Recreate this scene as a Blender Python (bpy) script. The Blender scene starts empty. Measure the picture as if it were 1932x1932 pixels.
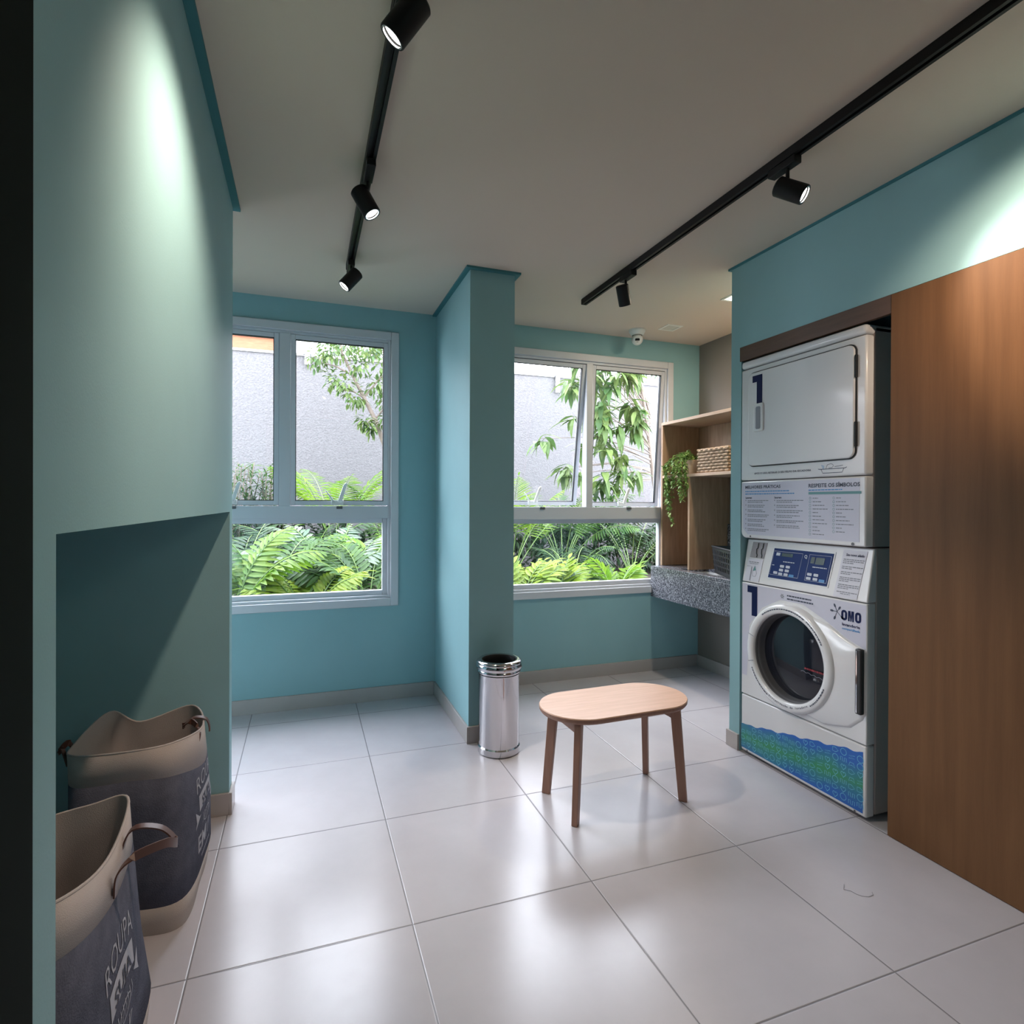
import bpy, math, random
from math import sin, cos, pi, radians, sqrt, atan2
from mathutils import Vector, Matrix

# ------------------------------------------------------------------ camera, world, exposure
scene = bpy.context.scene
COL = scene.collection
cd = bpy.data.cameras.new('camera'); cam = bpy.data.objects.new('camera', cd); COL.objects.link(cam)
cd.sensor_width = 36.0; cd.sensor_fit = 'HORIZONTAL'; cd.lens = 36.0 * 1074.18 / 1932.0
cd.shift_x = 0.00616; cd.shift_y = -0.00637; cd.clip_start = 0.02; cd.clip_end = 200
yaw, pitch, roll = radians(19.4778), radians(-0.2423), radians(0.2514)
fw = Vector((sin(yaw) * cos(pitch), cos(yaw) * cos(pitch), sin(pitch)))
r0 = Vector((cos(yaw), -sin(yaw), 0)); u0 = r0.cross(fw)
rt = r0 * cos(roll) + u0 * sin(roll); up = -r0 * sin(roll) + u0 * cos(roll)
m = Matrix((rt, up, -fw)).transposed().to_4x4(); m.translation = Vector((0.29037, -2.89416, 1.26417))
cam.matrix_world = m
scene.camera = cam

w = bpy.data.worlds.new('overcast_sky'); scene.world = w; w.use_nodes = True
nt = w.node_tree; bg = nt.nodes['Background']
tc = nt.nodes.new('ShaderNodeTexCoord'); sx = nt.nodes.new('ShaderNodeSeparateXYZ'); cr = nt.nodes.new('ShaderNodeValToRGB')
nt.links.new(tc.outputs['Generated'], sx.inputs[0]); nt.links.new(sx.outputs['Z'], cr.inputs[0]); nt.links.new(cr.outputs[0], bg.inputs[0])
cr.color_ramp.elements[0].position = 0.0; cr.color_ramp.elements[0].color = (.85, .86, .96, 1)
cr.color_ramp.elements[1].position = 0.7; cr.color_ramp.elements[1].color = (.85, .87, 1.0, 1)
bg.inputs[1].default_value = 18.0

vs = scene.view_settings
scene.display_settings.display_device = 'sRGB'
vs.view_transform = 'Standard'; vs.look = 'None'; vs.gamma = 1.0; vs.use_curve_mapping = False
vs.exposure = 0.0
try:
    cy = scene.cycles
    cy.max_bounces = 10; cy.diffuse_bounces = 6; cy.glossy_bounces = 4; cy.transparent_max_bounces = 12
    cy.use_denoising = True; cy.sample_clamp_indirect = 6.0; cy.caustics_reflective = False; cy.caustics_refractive = False
except Exception:
    pass
# daylight comes in through the two real window openings (portals only guide the sky sampling)
for nm, xa, xb in (('window_daylight_portal', -2.1, .77), ('window_daylight_portal', 1.60, 2.84)):
    ld = bpy.data.lights.new(nm, 'AREA'); ld.shape = 'RECTANGLE'; ld.size = xb - xa; ld.size_y = 1.6
    ld.cycles.is_portal = True
    lo = bpy.data.objects.new(nm, ld); COL.objects.link(lo)
    lo.location = ((xa + xb) / 2, .93, 1.48); lo.rotation_euler = (radians(-90), 0, 0)

# ------------------------------------------------------------------ helpers
class MB:
    def __init__(s): s.v = []; s.f = []
    def add(s, vs, fs):
        n = len(s.v); s.v += [tuple(p) for p in vs]; s.f += [tuple(i + n for i in f) for f in fs]
    def box(s, x0, x1, y0, y1, z0, z1):
        s.add([(x, y, z) for x in (x0, x1) for y in (y0, y1) for z in (z0, z1)],
              [(0, 1, 3, 2), (4, 6, 7, 5), (0, 4, 5, 1), (2, 3, 7, 6), (0, 2, 6, 4), (1, 5, 7, 3)])
        return s
    def tube(s, pts, r, n=12, caps=True, flat=None):
        pts = [Vector(p) for p in pts]; rs = r if isinstance(r, (list, tuple)) else [r] * len(pts)
        rings = []; prev = None
        for i, p in enumerate(pts):
            t = (pts[min(i + 1, len(pts) - 1)] - pts[max(i - 1, 0)]).normalized()
            if prev is None:
                a = Vector((0, 0, 1)) if abs(t.z) < .9 else Vector((1, 0, 0))
                prev = t.cross(a).normalized()
            nrm = (prev - t * prev.dot(t)).normalized(); prev = nrm; b = t.cross(nrm)
            rings.append([p + (nrm * cos(2 * pi * k / n) + b * sin(2 * pi * k / n)) * rs[i] for k in range(n)])
        vsl = [q for rg in rings for q in rg]; fs = []
        for i in range(len(rings) - 1):
            for k in range(n):
                a = i * n + k; b2 = i * n + (k + 1) % n
                fs.append((a, b2, b2 + n, a + n))
        if caps: fs += [tuple(range(n - 1, -1, -1)), tuple(range((len(rings) - 1) * n, len(rings) * n))]
        s.add(vsl, fs); return s
    def lathe(s, prof, org, axis=(0, 0, 1), n=48, close=False):
        """prof: list of (r, h) along axis"""
        ax = Vector(axis).normalized(); a = Vector((0, 0, 1)) if abs(ax.z) < .9 else Vector((1, 0, 0))
        e1 = ax.cross(a).normalized(); e2 = ax.cross(e1); o = Vector(org)
        vsl = []; fs = []
        for (r, h) in prof:
            vsl += [o + ax * h + (e1 * cos(2 * pi * k / n) + e2 * sin(2 * pi * k / n)) * r for k in range(n)]
        L = len(prof)
        for i in range(L - 1 if not close else L):
            j = (i + 1) % L
            for k in range(n):
                fs.append((i * n + k, j * n + k, j * n + (k + 1) % n, i * n + (k + 1) % n))
        s.add(vsl, fs); return s
    def disc(s, r, h, org, axis, n=48):
        ax = Vector(axis).normalized(); a = Vector((0, 0, 1)) if abs(ax.z) < .9 else Vector((1, 0, 0))
        e1 = ax.cross(a).normalized(); e2 = ax.cross(e1); o = Vector(org)
        s.add([o + ax * h + (e1 * cos(2 * pi * k / n) + e2 * sin(2 * pi * k / n)) * r for k in range(n)], [tuple(range(n))]); return s
    def prism(s, poly, f0, f1):
        """poly list of 2d; f0,f1 map (a,b)->3d"""
        n = len(poly)
        s.add([f0(*p) for p in poly] + [f1(*p) for p in poly],
              [tuple(range(n - 1, -1, -1)), tuple(range(n, 2 * n))] + [(i, (i + 1) % n, n + (i + 1) % n, n + i) for i in range(n)])
        return s
    def flat(s, poly, f):
        s.add([f(*p) for p in poly], [tuple(range(len(poly)))]); return s
    def stroke(s, pts, w, f, closed=False):
        n = len(pts); L = []
        for i, p in enumerate(pts):
            a = pts[(i - 1) % n] if closed or i > 0 else p; b = pts[(i + 1) % n] if closed or i < n - 1 else p
            dx, dy = b[0] - a[0], b[1] - a[1]; l = math.hypot(dx, dy) or 1
            nx, ny = -dy / l * w / 2, dx / l * w / 2
            L.append(((p[0] + nx, p[1] + ny), (p[0] - nx, p[1] - ny)))
        vsl = [f(*q) for pr in L for q in pr]
        s.add(vsl, [(2 * i, 2 * i + 1, 2 * ((i + 1) % n) + 1, 2 * ((i + 1) % n)) for i in range(n if closed else n - 1)]); return s
    def build(s, name, mat, parent=None, smooth=False, bevel=0, bseg=2, angle=40, origin=None, solid=0):
        me = bpy.data.meshes.new(name)
        root = parent
        while root is not None and root.parent is not None: root = root.parent
        if root is not None: off = Vector(root.location)
        elif origin is not None: off = Vector(origin)
        else:
            xs = [p[0] for p in s.v]; ys = [p[1] for p in s.v]; zs = [p[2] for p in s.v]
            off = Vector(((min(xs) + max(xs)) / 2, (min(ys) + max(ys)) / 2, min(zs)))
        me.from_pydata([tuple(Vector(p) - off) for p in s.v], [], s.f); me.update()
        import bmesh
        bm = bmesh.new(); bm.from_mesh(me)
        bmesh.ops.recalc_face_normals(bm, faces=bm.faces); bm.to_mesh(me); bm.free()
        me.materials.append(mat)
        o = bpy.data.objects.new(name, me); COL.objects.link(o)
        if root is None: o.location = off
        else: o.parent = parent
        if solid:
            md = o.modifiers.new('thick', 'SOLIDIFY'); md.thickness = solid; md.offset = 0
        if bevel:
            md = o.modifiers.new('bevel', 'BEVEL'); md.width = bevel; md.segments = bseg; md.limit_method = 'ANGLE'; md.angle_limit = radians(30)
        if smooth or bevel:
            for p in me.polygons: p.use_smooth = True
            try: me.set_sharp_from_angle(angle=radians(angle))
            except Exception: pass
        return o

def tag(o, label=None, cat=None, group=None, kind=None):
    if label: o['label'] = label
    if cat: o['category'] = cat
    if group: o['group'] = group
    if kind: o['kind'] = kind
    return o
def thing(name, loc, label, cat, group=None):
    o = bpy.data.objects.new(name, None); COL.objects.link(o); o.location = loc; o.empty_display_size = .05
    return tag(o, label, cat, group)
def struct(o): o['kind'] = 'structure'; return o

def text_geo(s, size, bold=0.0, align='LEFT', xs=1.0):
    c = bpy.data.curves.new('tmp', 'FONT'); c.body = s; c.size = size; c.align_x = align; c.offset = bold; c.resolution_u = 2
    o = bpy.data.objects.new('tmp', c); COL.objects.link(o)
    bpy.context.view_layer.update()
    me = bpy.data.meshes.new_from_object(o.evaluated_get(bpy.context.evaluated_depsgraph_get()))
    v = [(p.co.x * xs, p.co.y) for p in me.vertices]; f = [tuple(p.vertices) for p in me.polygons]
    bpy.data.objects.remove(o); bpy.data.curves.remove(c); bpy.data.meshes.remove(me)
    return v, f
def put_text(mb, s, size, f, a=0, b=0, bold=0.0, align='LEFT', width=None, xs=1.0, shear=0, rot=0, arch=0):
    v, fc = text_geo(s, size, bold, align, xs)
    if not v: return
    x0 = min(p[0] for p in v); x1 = max(p[0] for p in v)
    if width:
        k = width / (x1 - x0)
        v = [((p[0] - x0) * k + (0 if align == 'LEFT' else -width / 2), p[1]) for p in v]
    out = []
    for x, y in v:
        y += arch * (x * x)
        x += shear * y
        x, y = x * cos(rot) - y * sin(rot), x * sin(rot) + y * cos(rot)
        out.append(f(a + x, b + y))
    mb.add(out, fc)

# ------------------------------------------------------------------ materials
def N(nt, t, **k):
    n = nt.nodes.new(t)
    for a, b in k.items(): setattr(n, a, b)
    return n
def mat(name, col, rough=.5, metal=0, var=0.0, vscale=6, bump=0, bscale=60, spec=.5, coat=0, stretch=None, emit=None, estr=0, col2=None, coords='Object'):
    m = bpy.data.materials.new(name); m.use_nodes = True; t = m.node_tree; p = t.nodes['Principled BSDF']
    p.inputs['Base Color'].default_value = (*col, 1); p.inputs['Roughness'].default_value = rough
    p.inputs['Metallic'].default_value = metal; p.inputs['Specular IOR Level'].default_value = spec
    p.inputs['Coat Weight'].default_value = coat; p.inputs['Coat Roughness'].default_value = .08
    c = N(t, 'ShaderNodeTexCoord'); mp = N(t, 'ShaderNodeMapping'); t.links.new(c.outputs[coords], mp.inputs[0])
    if stretch: mp.inputs['Scale'].default_value = stretch
    if var or col2:
        nz = N(t, 'ShaderNodeTexNoise'); nz.inputs['Scale'].default_value = vscale; nz.inputs['Detail'].default_value = 6; nz.inputs['Roughness'].default_value = .6
        rp = N(t, 'ShaderNodeValToRGB'); t.links.new(mp.outputs[0], nz.inputs['Vector']); t.links.new(nz.outputs['Fac'], rp.inputs[0])
        rp.color_ramp.elements[0].position = .3; rp.color_ramp.elements[1].position = .7
        if col2:
            rp.color_ramp.elements[0].color = (*col, 1); rp.color_ramp.elements[1].color = (*col2, 1)
        else:
            rp.color_ramp.elements[0].color = (*[x * (1 - var) for x in col], 1); rp.color_ramp.elements[1].color = (*[min(1, x * (1 + var)) for x in col], 1)
        t.links.new(rp.outputs[0], p.inputs['Base Color'])
    if bump:
        nb = N(t, 'ShaderNodeTexNoise'); nb.inputs['Scale'].default_value = bscale; nb.inputs['Detail'].default_value = 3
        bp = N(t, 'ShaderNodeBump'); bp.inputs['Strength'].default_value = bump; bp.inputs['Distance'].default_value = .01
        t.links.new(mp.outputs[0], nb.inputs['Vector']); t.links.new(nb.outputs['Fac'], bp.inputs['Height']); t.links.new(bp.outputs[0], p.inputs['Normal'])
    if emit:
        p.inputs['Emission Color'].default_value = (*emit, 1); p.inputs['Emission Strength'].default_value = estr
    return m

def tile_mat(name, base, grid=True):
    m = mat(name, base, rough=.30, spec=.55); t = m.node_tree; p = t.nodes['Principled BSDF']
    c = N(t, 'ShaderNodeTexCoord')
    geo = N(t, 'ShaderNodeNewGeometry'); sp = N(t, 'ShaderNodeSeparateXYZ'); t.links.new(geo.outputs['Position'], sp.inputs[0])
    def mth(op, a, b=None):
        n = N(t, 'ShaderNodeMath', operation=op)
        for i, q in enumerate((a, b)):
            if q is None: continue
            if isinstance(q, (int, float)): n.inputs[i].default_value = q
            else: t.links.new(q, n.inputs[i])
        return n.outputs[0]
    def dist(o):   # distance to nearest multiple of 0.6 m
        a = mth('DIVIDE', o, .6); f = mth('SUBTRACT', a, mth('ROUND', a)); return mth('MULTIPLY', mth('ABSOLUTE', f), .6), mth('FLOOR', a)
    dx, ix = dist(sp.outputs['X']); dy, iy = dist(sp.outputs['Y'])
    d = mth('MINIMUM', dx, dy)
    nz = N(t, 'ShaderNodeTexNoise'); nz.inputs['Scale'].default_value = 2.2; nz.inputs['Detail'].default_value = 8; nz.inputs['Roughness'].default_value = .62
    t.links.new(geo.outputs['Position'], nz.inputs['Vector'])
    rp = N(t, 'ShaderNodeValToRGB'); t.links.new(nz.outputs['Fac'], rp.inputs[0])
    rp.color_ramp.elements[0].position = .3; rp.color_ramp.elements[1].position = .72
    rp.color_ramp.elements[0].color = (*[x * .93 for x in base], 1); rp.color_ramp.elements[1].color = (*[x * 1.07 for x in base], 1)
    n2 = N(t, 'ShaderNodeTexNoise'); n2.inputs['Scale'].default_value = 26; n2.inputs['Detail'].default_value = 5
    t.links.new(geo.outputs['Position'], n2.inputs['Vector'])
    rr = N(t, 'ShaderNodeMapRange'); rr.inputs['To Min'].default_value = .20; rr.inputs['To Max'].default_value = .28
    t.links.new(n2.outputs['Fac'], rr.inputs[0]); t.links.new(rr.outputs[0], p.inputs['Roughness'])
    if grid:
        g = mth('LESS_THAN', d, .0017)
        mx = N(t, 'ShaderNodeMix', data_type='RGBA'); t.links.new(g, mx.inputs['Factor'])
        t.links.new(rp.outputs[0], mx.inputs['A']); mx.inputs['B'].default_value = (.20, .19, .20, 1)
        t.links.new(mx.outputs['Result'], p.inputs['Base Color'])
        mr = N(t, 'ShaderNodeMapRange', interpolation_type='SMOOTHSTEP'); mr.inputs['From Min'].default_value = .0008; mr.inputs['From Max'].default_value = .0042
        t.links.new(d, mr.inputs[0])
        bp = N(t, 'ShaderNodeBump'); bp.inputs['Strength'].default_value = .7; bp.inputs['Distance'].default_value = .0016
        t.links.new(mr.outputs[0], bp.inputs['Height']); t.links.new(bp.outputs[0], p.inputs['Normal'])
    else:
        t.links.new(rp.outputs[0], p.inputs['Base Color'])
    return m

def granite_mat():
    m = mat('granite', (.2, .2, .2), rough=.22, spec=.5); t = m.node_tree; p = t.nodes['Principled BSDF']
    c = N(t, 'ShaderNodeTexCoord')
    v = N(t, 'ShaderNodeTexNoise'); v.inputs['Scale'].default_value = 115; v.inputs['Detail'].default_value = 4; v.inputs['Roughness'].default_value = .8
    t.links.new(c.outputs['Object'], v.inputs['Vector'])
    r = N(t, 'ShaderNodeValToRGB'); t.links.new(v.outputs['Fac'], r.inputs[0]); e = r.color_ramp.elements
    e[0].position = .36; e[0].color = (.012, .013, .018, 1); e[1].position = .64; e[1].color = (.52, .52, .56, 1)
    a = e.new(.47); a.color = (.075, .078, .095, 1); b = e.new(.56); b.color = (.23, .235, .26, 1)
    t.links.new(r.outputs[0], p.inputs['Base Color']); return m

LK = .40
def leaf_mat(name, c1, c2, trans=.35, rough=.35):
    m = bpy.data.materials.new(name); m.use_nodes = True; t = m.node_tree; p = t.nodes['Principled BSDF']; out = t.nodes['Material Output']
    g = N(t, 'ShaderNodeNewGeometry'); r = N(t, 'ShaderNodeValToRGB'); t.links.new(g.outputs['Random Per Island'], r.inputs[0])
    c1 = [x * LK for x in c1]; c2 = [x * LK for x in c2]
    r.color_ramp.elements[0].color = (*c1, 1); r.color_ramp.elements[1].color = (*c2, 1)
    t.links.new(r.outputs[0], p.inputs['Base Color']); p.inputs['Roughness'].default_value = rough + .1; p.inputs['Specular IOR Level'].default_value = .28
    tr = N(t, 'ShaderNodeBsdfTranslucent'); t.links.new(r.outputs[0], tr.inputs[0])
    mx = N(t, 'ShaderNodeMixShader'); mx.inputs[0].default_value = trans
    t.links.new(p.outputs[0], mx.inputs[1]); t.links.new(tr.outputs[0], mx.inputs[2]); t.links.new(mx.outputs[0], out.inputs[0])
    return m
def glass_mat():
    m = bpy.data.materials.new('window_glass'); m.use_nodes = True; t = m.node_tree; out = t.nodes['Material Output']
    t.nodes.remove(t.nodes['Principled BSDF'])
    a = N(t, 'ShaderNodeBsdfTransparent'); a.inputs[0].default_value = (.95, .97, .96, 1)
    g = N(t, 'ShaderNodeBsdfGlossy'); g.inputs['Roughness'].default_value = .01; lw = N(t, 'ShaderNodeLayerWeight'); lw.inputs[0].default_value = .5
    pw = N(t, 'ShaderNodeMath', operation='POWER'); pw.inputs[1].default_value = 5; t.links.new(lw.outputs['Facing'], pw.inputs[0])
    f = N(t, 'ShaderNodeMath', operation='MULTIPLY_ADD'); f.inputs[1].default_value = .95; f.inputs[2].default_value = .04; t.links.new(pw.outputs[0], f.inputs[0])
    mx = N(t, 'ShaderNodeMixShader'); t.links.new(f.outputs[0], mx.inputs[0]); t.links.new(a.outputs[0], mx.inputs[1]); t.links.new(g.outputs[0], mx.inputs[2])
    t.links.new(mx.outputs[0], out.inputs[0]); return m

M = {}
M['teal'] = mat('teal_paint', (.27, .465, .50), rough=.55, var=.03, vscale=3, bump=.05, bscale=240, spec=.3)
M['teal_trim'] = mat('teal_trim_paint', (.06, .20, .23), rough=.6, spec=.2)
M['grey'] = mat('warm_grey_paint', (.21, .19, .175), rough=.6, bump=.05, bscale=240, spec=.3)
M['ceil'] = mat('ceiling_paint', (.63, .535, .46), rough=.8, bump=.04, bscale=300, spec=.2)
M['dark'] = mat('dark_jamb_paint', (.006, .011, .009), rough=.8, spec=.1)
M['floor'] = tile_mat('grey_porcelain_tile', (.49, .46, .485))
M['skirt'] = tile_mat('skirting_tile', (.43, .39, .375), grid=False)
M['alu'] = mat('white_aluminium', (.62, .63, .67), rough=.38, spec=.5)
M['sash'] = mat('sash_aluminium', (.66, .67, .72), rough=.38)
M['gasket'] = mat('black_gasket', (.008, .009, .012), rough=.6)
M['glass'] = glass_mat()
M['latch'] = mat('white_plastic_latch', (.8, .81, .8), rough=.4)
M['white'] = mat('white_enamel', (.71, .71, .73), rough=.22, spec=.5, coat=.3)
M['sidegrey'] = mat('cabinet_side_grey', (.42, .36, .34), rough=.4)
M['black'] = mat('matt_black', (.006, .006, .007), rough=.5, spec=.3)
M['blackpl'] = mat('black_plastic', (.02, .02, .022), rough=.4)
M['navy'] = mat('navy_print', (.004, .010, .060), rough=.5, spec=.15)
M['navytxt'] = mat('dark_print', (.035, .045, .08), rough=.5)
M['blueprint'] = mat('mid_blue_print', (.05, .25, .55), rough=.5)
M['tealprint'] = mat('teal_print', (.10, .27, .28), rough=.5)
M['greyprint'] = mat('grey_print', (.22, .23, .27), rough=.6)
M['sticker'] = mat('sticker_film', (.54, .54, .64), rough=.35, spec=.4)
M['paper'] = mat('paper_notice', (.60, .60, .68), rough=.55)
M['whiteline'] = mat('white_print', (.7, .72, .75), rough=.5)
M['lcd'] = mat('lcd', (.06, .085, .09), rough=.25)
M['screenblue'] = mat('panel_blue', (.012, .032, .13), rough=.5, spec=.15)
M['btn'] = mat('panel_button', (.48, .52, .60), rough=.45)
M['btnb'] = mat('panel_button_blue', (.06, .22, .48), rough=.45)
M['drumglass'] = mat('dark_door_glass', (.012, .014, .022), rough=.04, spec=.6)
M['drum'] = mat('drum_steel', (.12, .12, .13), rough=.35, metal=.8)
M['redprint'] = mat('red_print', (.22, .012, .02), rough=.5)
M['rubber'] = mat('grey_rubber', (.11, .11, .12), rough=.5)
M['chrome'] = mat('polished_steel', (.60, .585, .60), rough=.10, metal=1)
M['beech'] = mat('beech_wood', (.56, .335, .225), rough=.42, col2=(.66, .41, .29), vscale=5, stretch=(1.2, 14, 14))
M['beech_shaded'] = mat('beech_shaded_wood', (.28, .145, .10), rough=.45, col2=(.34, .185, .13), vscale=5, stretch=(16, 16, 1.4))  # beech darkened: shade on legs, rails and seat edge put into the colour
M['wood'] = mat('brown_wood_veneer', (.135, .066, .031), rough=.5, spec=.14, col2=(.180, .090, .042), vscale=3.0, stretch=(9, 9, .5), bump=.04, bscale=40)
M['woodd'] = mat('dark_wood_veneer', (.085, .045, .03), rough=.45, col2=(.12, .065, .042), vscale=5, stretch=(14, 1.0, 14))
M['oak'] = mat('oak_laminate', (.33, .20, .125), rough=.45, col2=(.47, .31, .205), vscale=5, stretch=(9, 9, 1.0))
M['oakh'] = mat('oak_edge_laminate', (.50, .34, .24), rough=.45, col2=(.62, .44, .32), vscale=5, stretch=(12, 1.2, 12))
M['granite'] = granite_mat()
M['ceramic'] = mat('white_ceramic', (.85, .85, .85), rough=.12)
M['crate'] = mat('charcoal_plastic', (.035, .037, .045), rough=.4)
M['canvas'] = mat('cream_canvas', (.44, .39, .37), rough=.9, bump=.25, bscale=500, var=.05, spec=.2)
M['felt'] = mat('charcoal_felt', (.095, .10, .135), rough=.95, bump=.3, bscale=260, var=.16, vscale=28, spec=.1)
M['leather'] = mat('brown_leather', (.10, .042, .03), rough=.4)
M['printw'] = mat('pale_fabric_print', (.42, .42, .47), rough=.9, spec=.1)
M['cam'] = mat('white_camera_plastic', (.66, .68, .68), rough=.35)
M['lens_emit'] = mat('lamp_lens', (1, 1, 1), emit=(1.0, .97, .90), estr=9)
M['steelring'] = mat('lamp_ring', (.75, .75, .75), rough=.15, metal=1)
M['lightrim'] = mat('white_light_rim', (.78, .76, .72), rough=.5)
M['frost'] = mat('frosted_diffuser_off', (.55, .52, .47), rough=.5)
M['frost_on'] = mat('frosted_diffuser_on', (.9, .9, .9), emit=(1.0, .88, .70), estr=5)
M['soil'] = mat('garden_soil', (.045, .035, .025), rough=.95, bump=.5, bscale=30, var=.3)
M['stucco'] = mat('textured_stucco', (.118, .114, .118), rough=.9, bump=1.0, bscale=48, var=.16, vscale=55, spec=.1)
M['cap'] = mat('white_cap', (.36, .36, .38), rough=.6)
M['brick'] = mat('orange_brick', (.22, .065, .03), rough=.8, col2=(.30, .11, .055), vscale=20, stretch=(.4, 1, 2.5))
M['render'] = mat('pale_render', (.75, .74, .72), rough=.8)
M['bark'] = mat('pale_bark', (.14, .11, .09), rough=.8, var=.2, vscale=20)
M['stemg'] = mat('green_stem', (.12, .20, .05), rough=.5)
M['lf_bright'] = leaf_mat('leaf_bright', (.18, .42, .035), (.42, .66, .07), .42)
M['lf_lime'] = leaf_mat('leaf_lime', (.34, .58, .03), (.62, .80, .08), .42)
M['lf_mid'] = leaf_mat('leaf_mid', (.05, .17, .03), (.16, .34, .06), .35)
M['lf_dark'] = leaf_mat('leaf_dark', (.018, .06, .022), (.05, .13, .035), .2)
M['lf_grey'] = leaf_mat('leaf_silver', (.20, .33, .22), (.46, .58, .42), .3, .28)
M['lf_tree'] = leaf_mat('leaf_tree', (.08, .20, .05), (.30, .42, .12), .35)
LK = 1.0
M['lf_pot'] = leaf_mat('leaf_pot', (.09, .20, .04), (.36, .46, .13), .3)
M['weave'] = mat('seagrass_weave', (.42, .29, .19), rough=.7, var=.25, vscale=60)
M['pot'] = mat('pale_wood_pot', (.42, .27, .17), rough=.55, var=.15, vscale=8, stretch=(1, 1, 12))

# ------------------------------------------------------------------ structure
H = 2.5
YB = .805   # inner face of window wall
XL = .006   # left wall plane
XR = 2.40   # right wall plane
W1 = dict(x0=-2.20, x1=.863, z0=.602, z1=2.355); W2 = dict(x0=1.536, x1=2.954, z0=.592, z1=2.344)
b = MB().box(-2.5, 3.4, -4.4, 1.0, -.12, 0); struct(b.build('floor', M['floor']))
b = MB().box(-2.5, 3.4, -4.4, 1.0, H, H + .15); struct(b.build('ceiling', M['ceil']))
b = MB()
T = YB + .14
xs = [-2.35, W1['x0'] + .02, W1['x1'] - .02, W2['x0'] + .02, W2['x1'] - .02, 3.35]
b.box(xs[0], xs[1], YB, T, 0, H); b.box(xs[2], xs[3], YB, T, 0, H); b.box(xs[4], xs[5], YB, T, 0, H)
for a, c, W in ((xs[1], xs[2], W1), (xs[3], xs[4], W2)):
    b.box(a, c, YB, T, 0, W['z0'] + .02); b.box(a, c, YB, T, W['z1'] - .02, H)
struct(b.build('wall_back', M['teal']))
# column between the windows
b = MB().box(1.108, 1.357, -.01, YB, 0, H); struct(b.build('wall_column', M['teal']))
# left wall with the laundry niche
b = MB()
b.box(-.95, XL, -2.125, -.27, 1.224, H)
b.box(-.95, XL, -.35, -.27, 0, 1.224)
b.box(-.95, XL, -2.125, -2.06, 0, 1.224)
b.box(-.95, -.62, -2.06, -.35, 0, 1.224)
b.box(-1.05, -.95, -2.125, -.27, 0, H); b.box(-2.45, -1.05, -.37, -.27, 0, H); b.box(-2.45, -2.35, -.27, T, 0, H)
struct(b.build('wall_left', M['teal']))
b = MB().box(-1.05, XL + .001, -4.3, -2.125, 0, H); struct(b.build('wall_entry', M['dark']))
b = MB().box(-1.05, 3.4, -4.4, -4.3, 0, H); struct(b.build('wall_front', M['teal']))
b = MB()
b.box(XR, 3.2, -.543, -.47, 0, H)
b.box(XR, 3.2, -1.335, -.543, 2.067, H)
b.box(XR + .012, 3.2, -4.3, -1.36, 0, 2.067); b.box(XR, 3.2, -4.3, -1.335, 2.067, H)
struct(b.build('wall_right', M['teal']))
b = MB().box(3.2, 3.35, -4.3, YB, 0, H); struct(b.build('wall_alcove', M['grey']))
b = MB().box(3.12, 3.2, -1.335, -.543, 0, 2.067); struct(b.build('wall_closet', M['dark']))
# baseboards
bh = .088
def bb(name, *bx):
    q = MB()
    for x in bx: q.box(*x)
    return struct(q.build(name, M['skirt'], bevel=.0012, bseg=1))
bb('baseboard_back', (-2.35, 1.096, YB - .012, YB, 0, bh), (1.369, 3.188, YB - .012, YB, 0, bh))
bb('baseboard_column', (1.096, 1.108, -.022, YB - .012, 0, bh), (1.108, 1.357, -.022, -.01, 0, bh), (1.357, 1.369, -.022, YB - .012, 0, bh))
bb('baseboard_left', (-.62, XL, -.362, -.35, 0, bh), (XL, XL + .012, -.362, -.258, 0, bh), (-2.35, XL, -.27, -.258, 0, bh), (XL, XL + .012, -2.125, -2.06, 0, bh), (-.62, -.608, -2.06, -.362, 0, bh))
bb('baseboard_right', (XR - .012, XR, -.543, -.458, 0, bh - .006), (XR, 3.188, -.47, -.458, 0, bh - .006))
bb('baseboard_alcove', (3.188, 3.2, -.458, YB - .012, 0, bh))
# painted teal strip where ceiling meets the walls
ts = .011
def trim(name, *bx):
    q = MB()
    for x in bx: q.box(*x)
    return struct(q.build(name, M['teal_trim']))
trim('trim_1', (XL, XL + .027, -2.125, -.27, H - ts, H), (-2.35, XL + .027, -.27, -.245, H - ts, H))
trim('trim_2', (1.083, 1.108, -.036, YB, H - ts, H), (1.108, 1.357, -.036, -.01, H - ts, H), (1.357, 1.384, -.036, YB, H - ts, H))
trim('trim_3', (XR - .007, XR, -4.3, -.45, H - ts, H), (XR, 3.2, -.47, -.45, H - ts, H))

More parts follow.
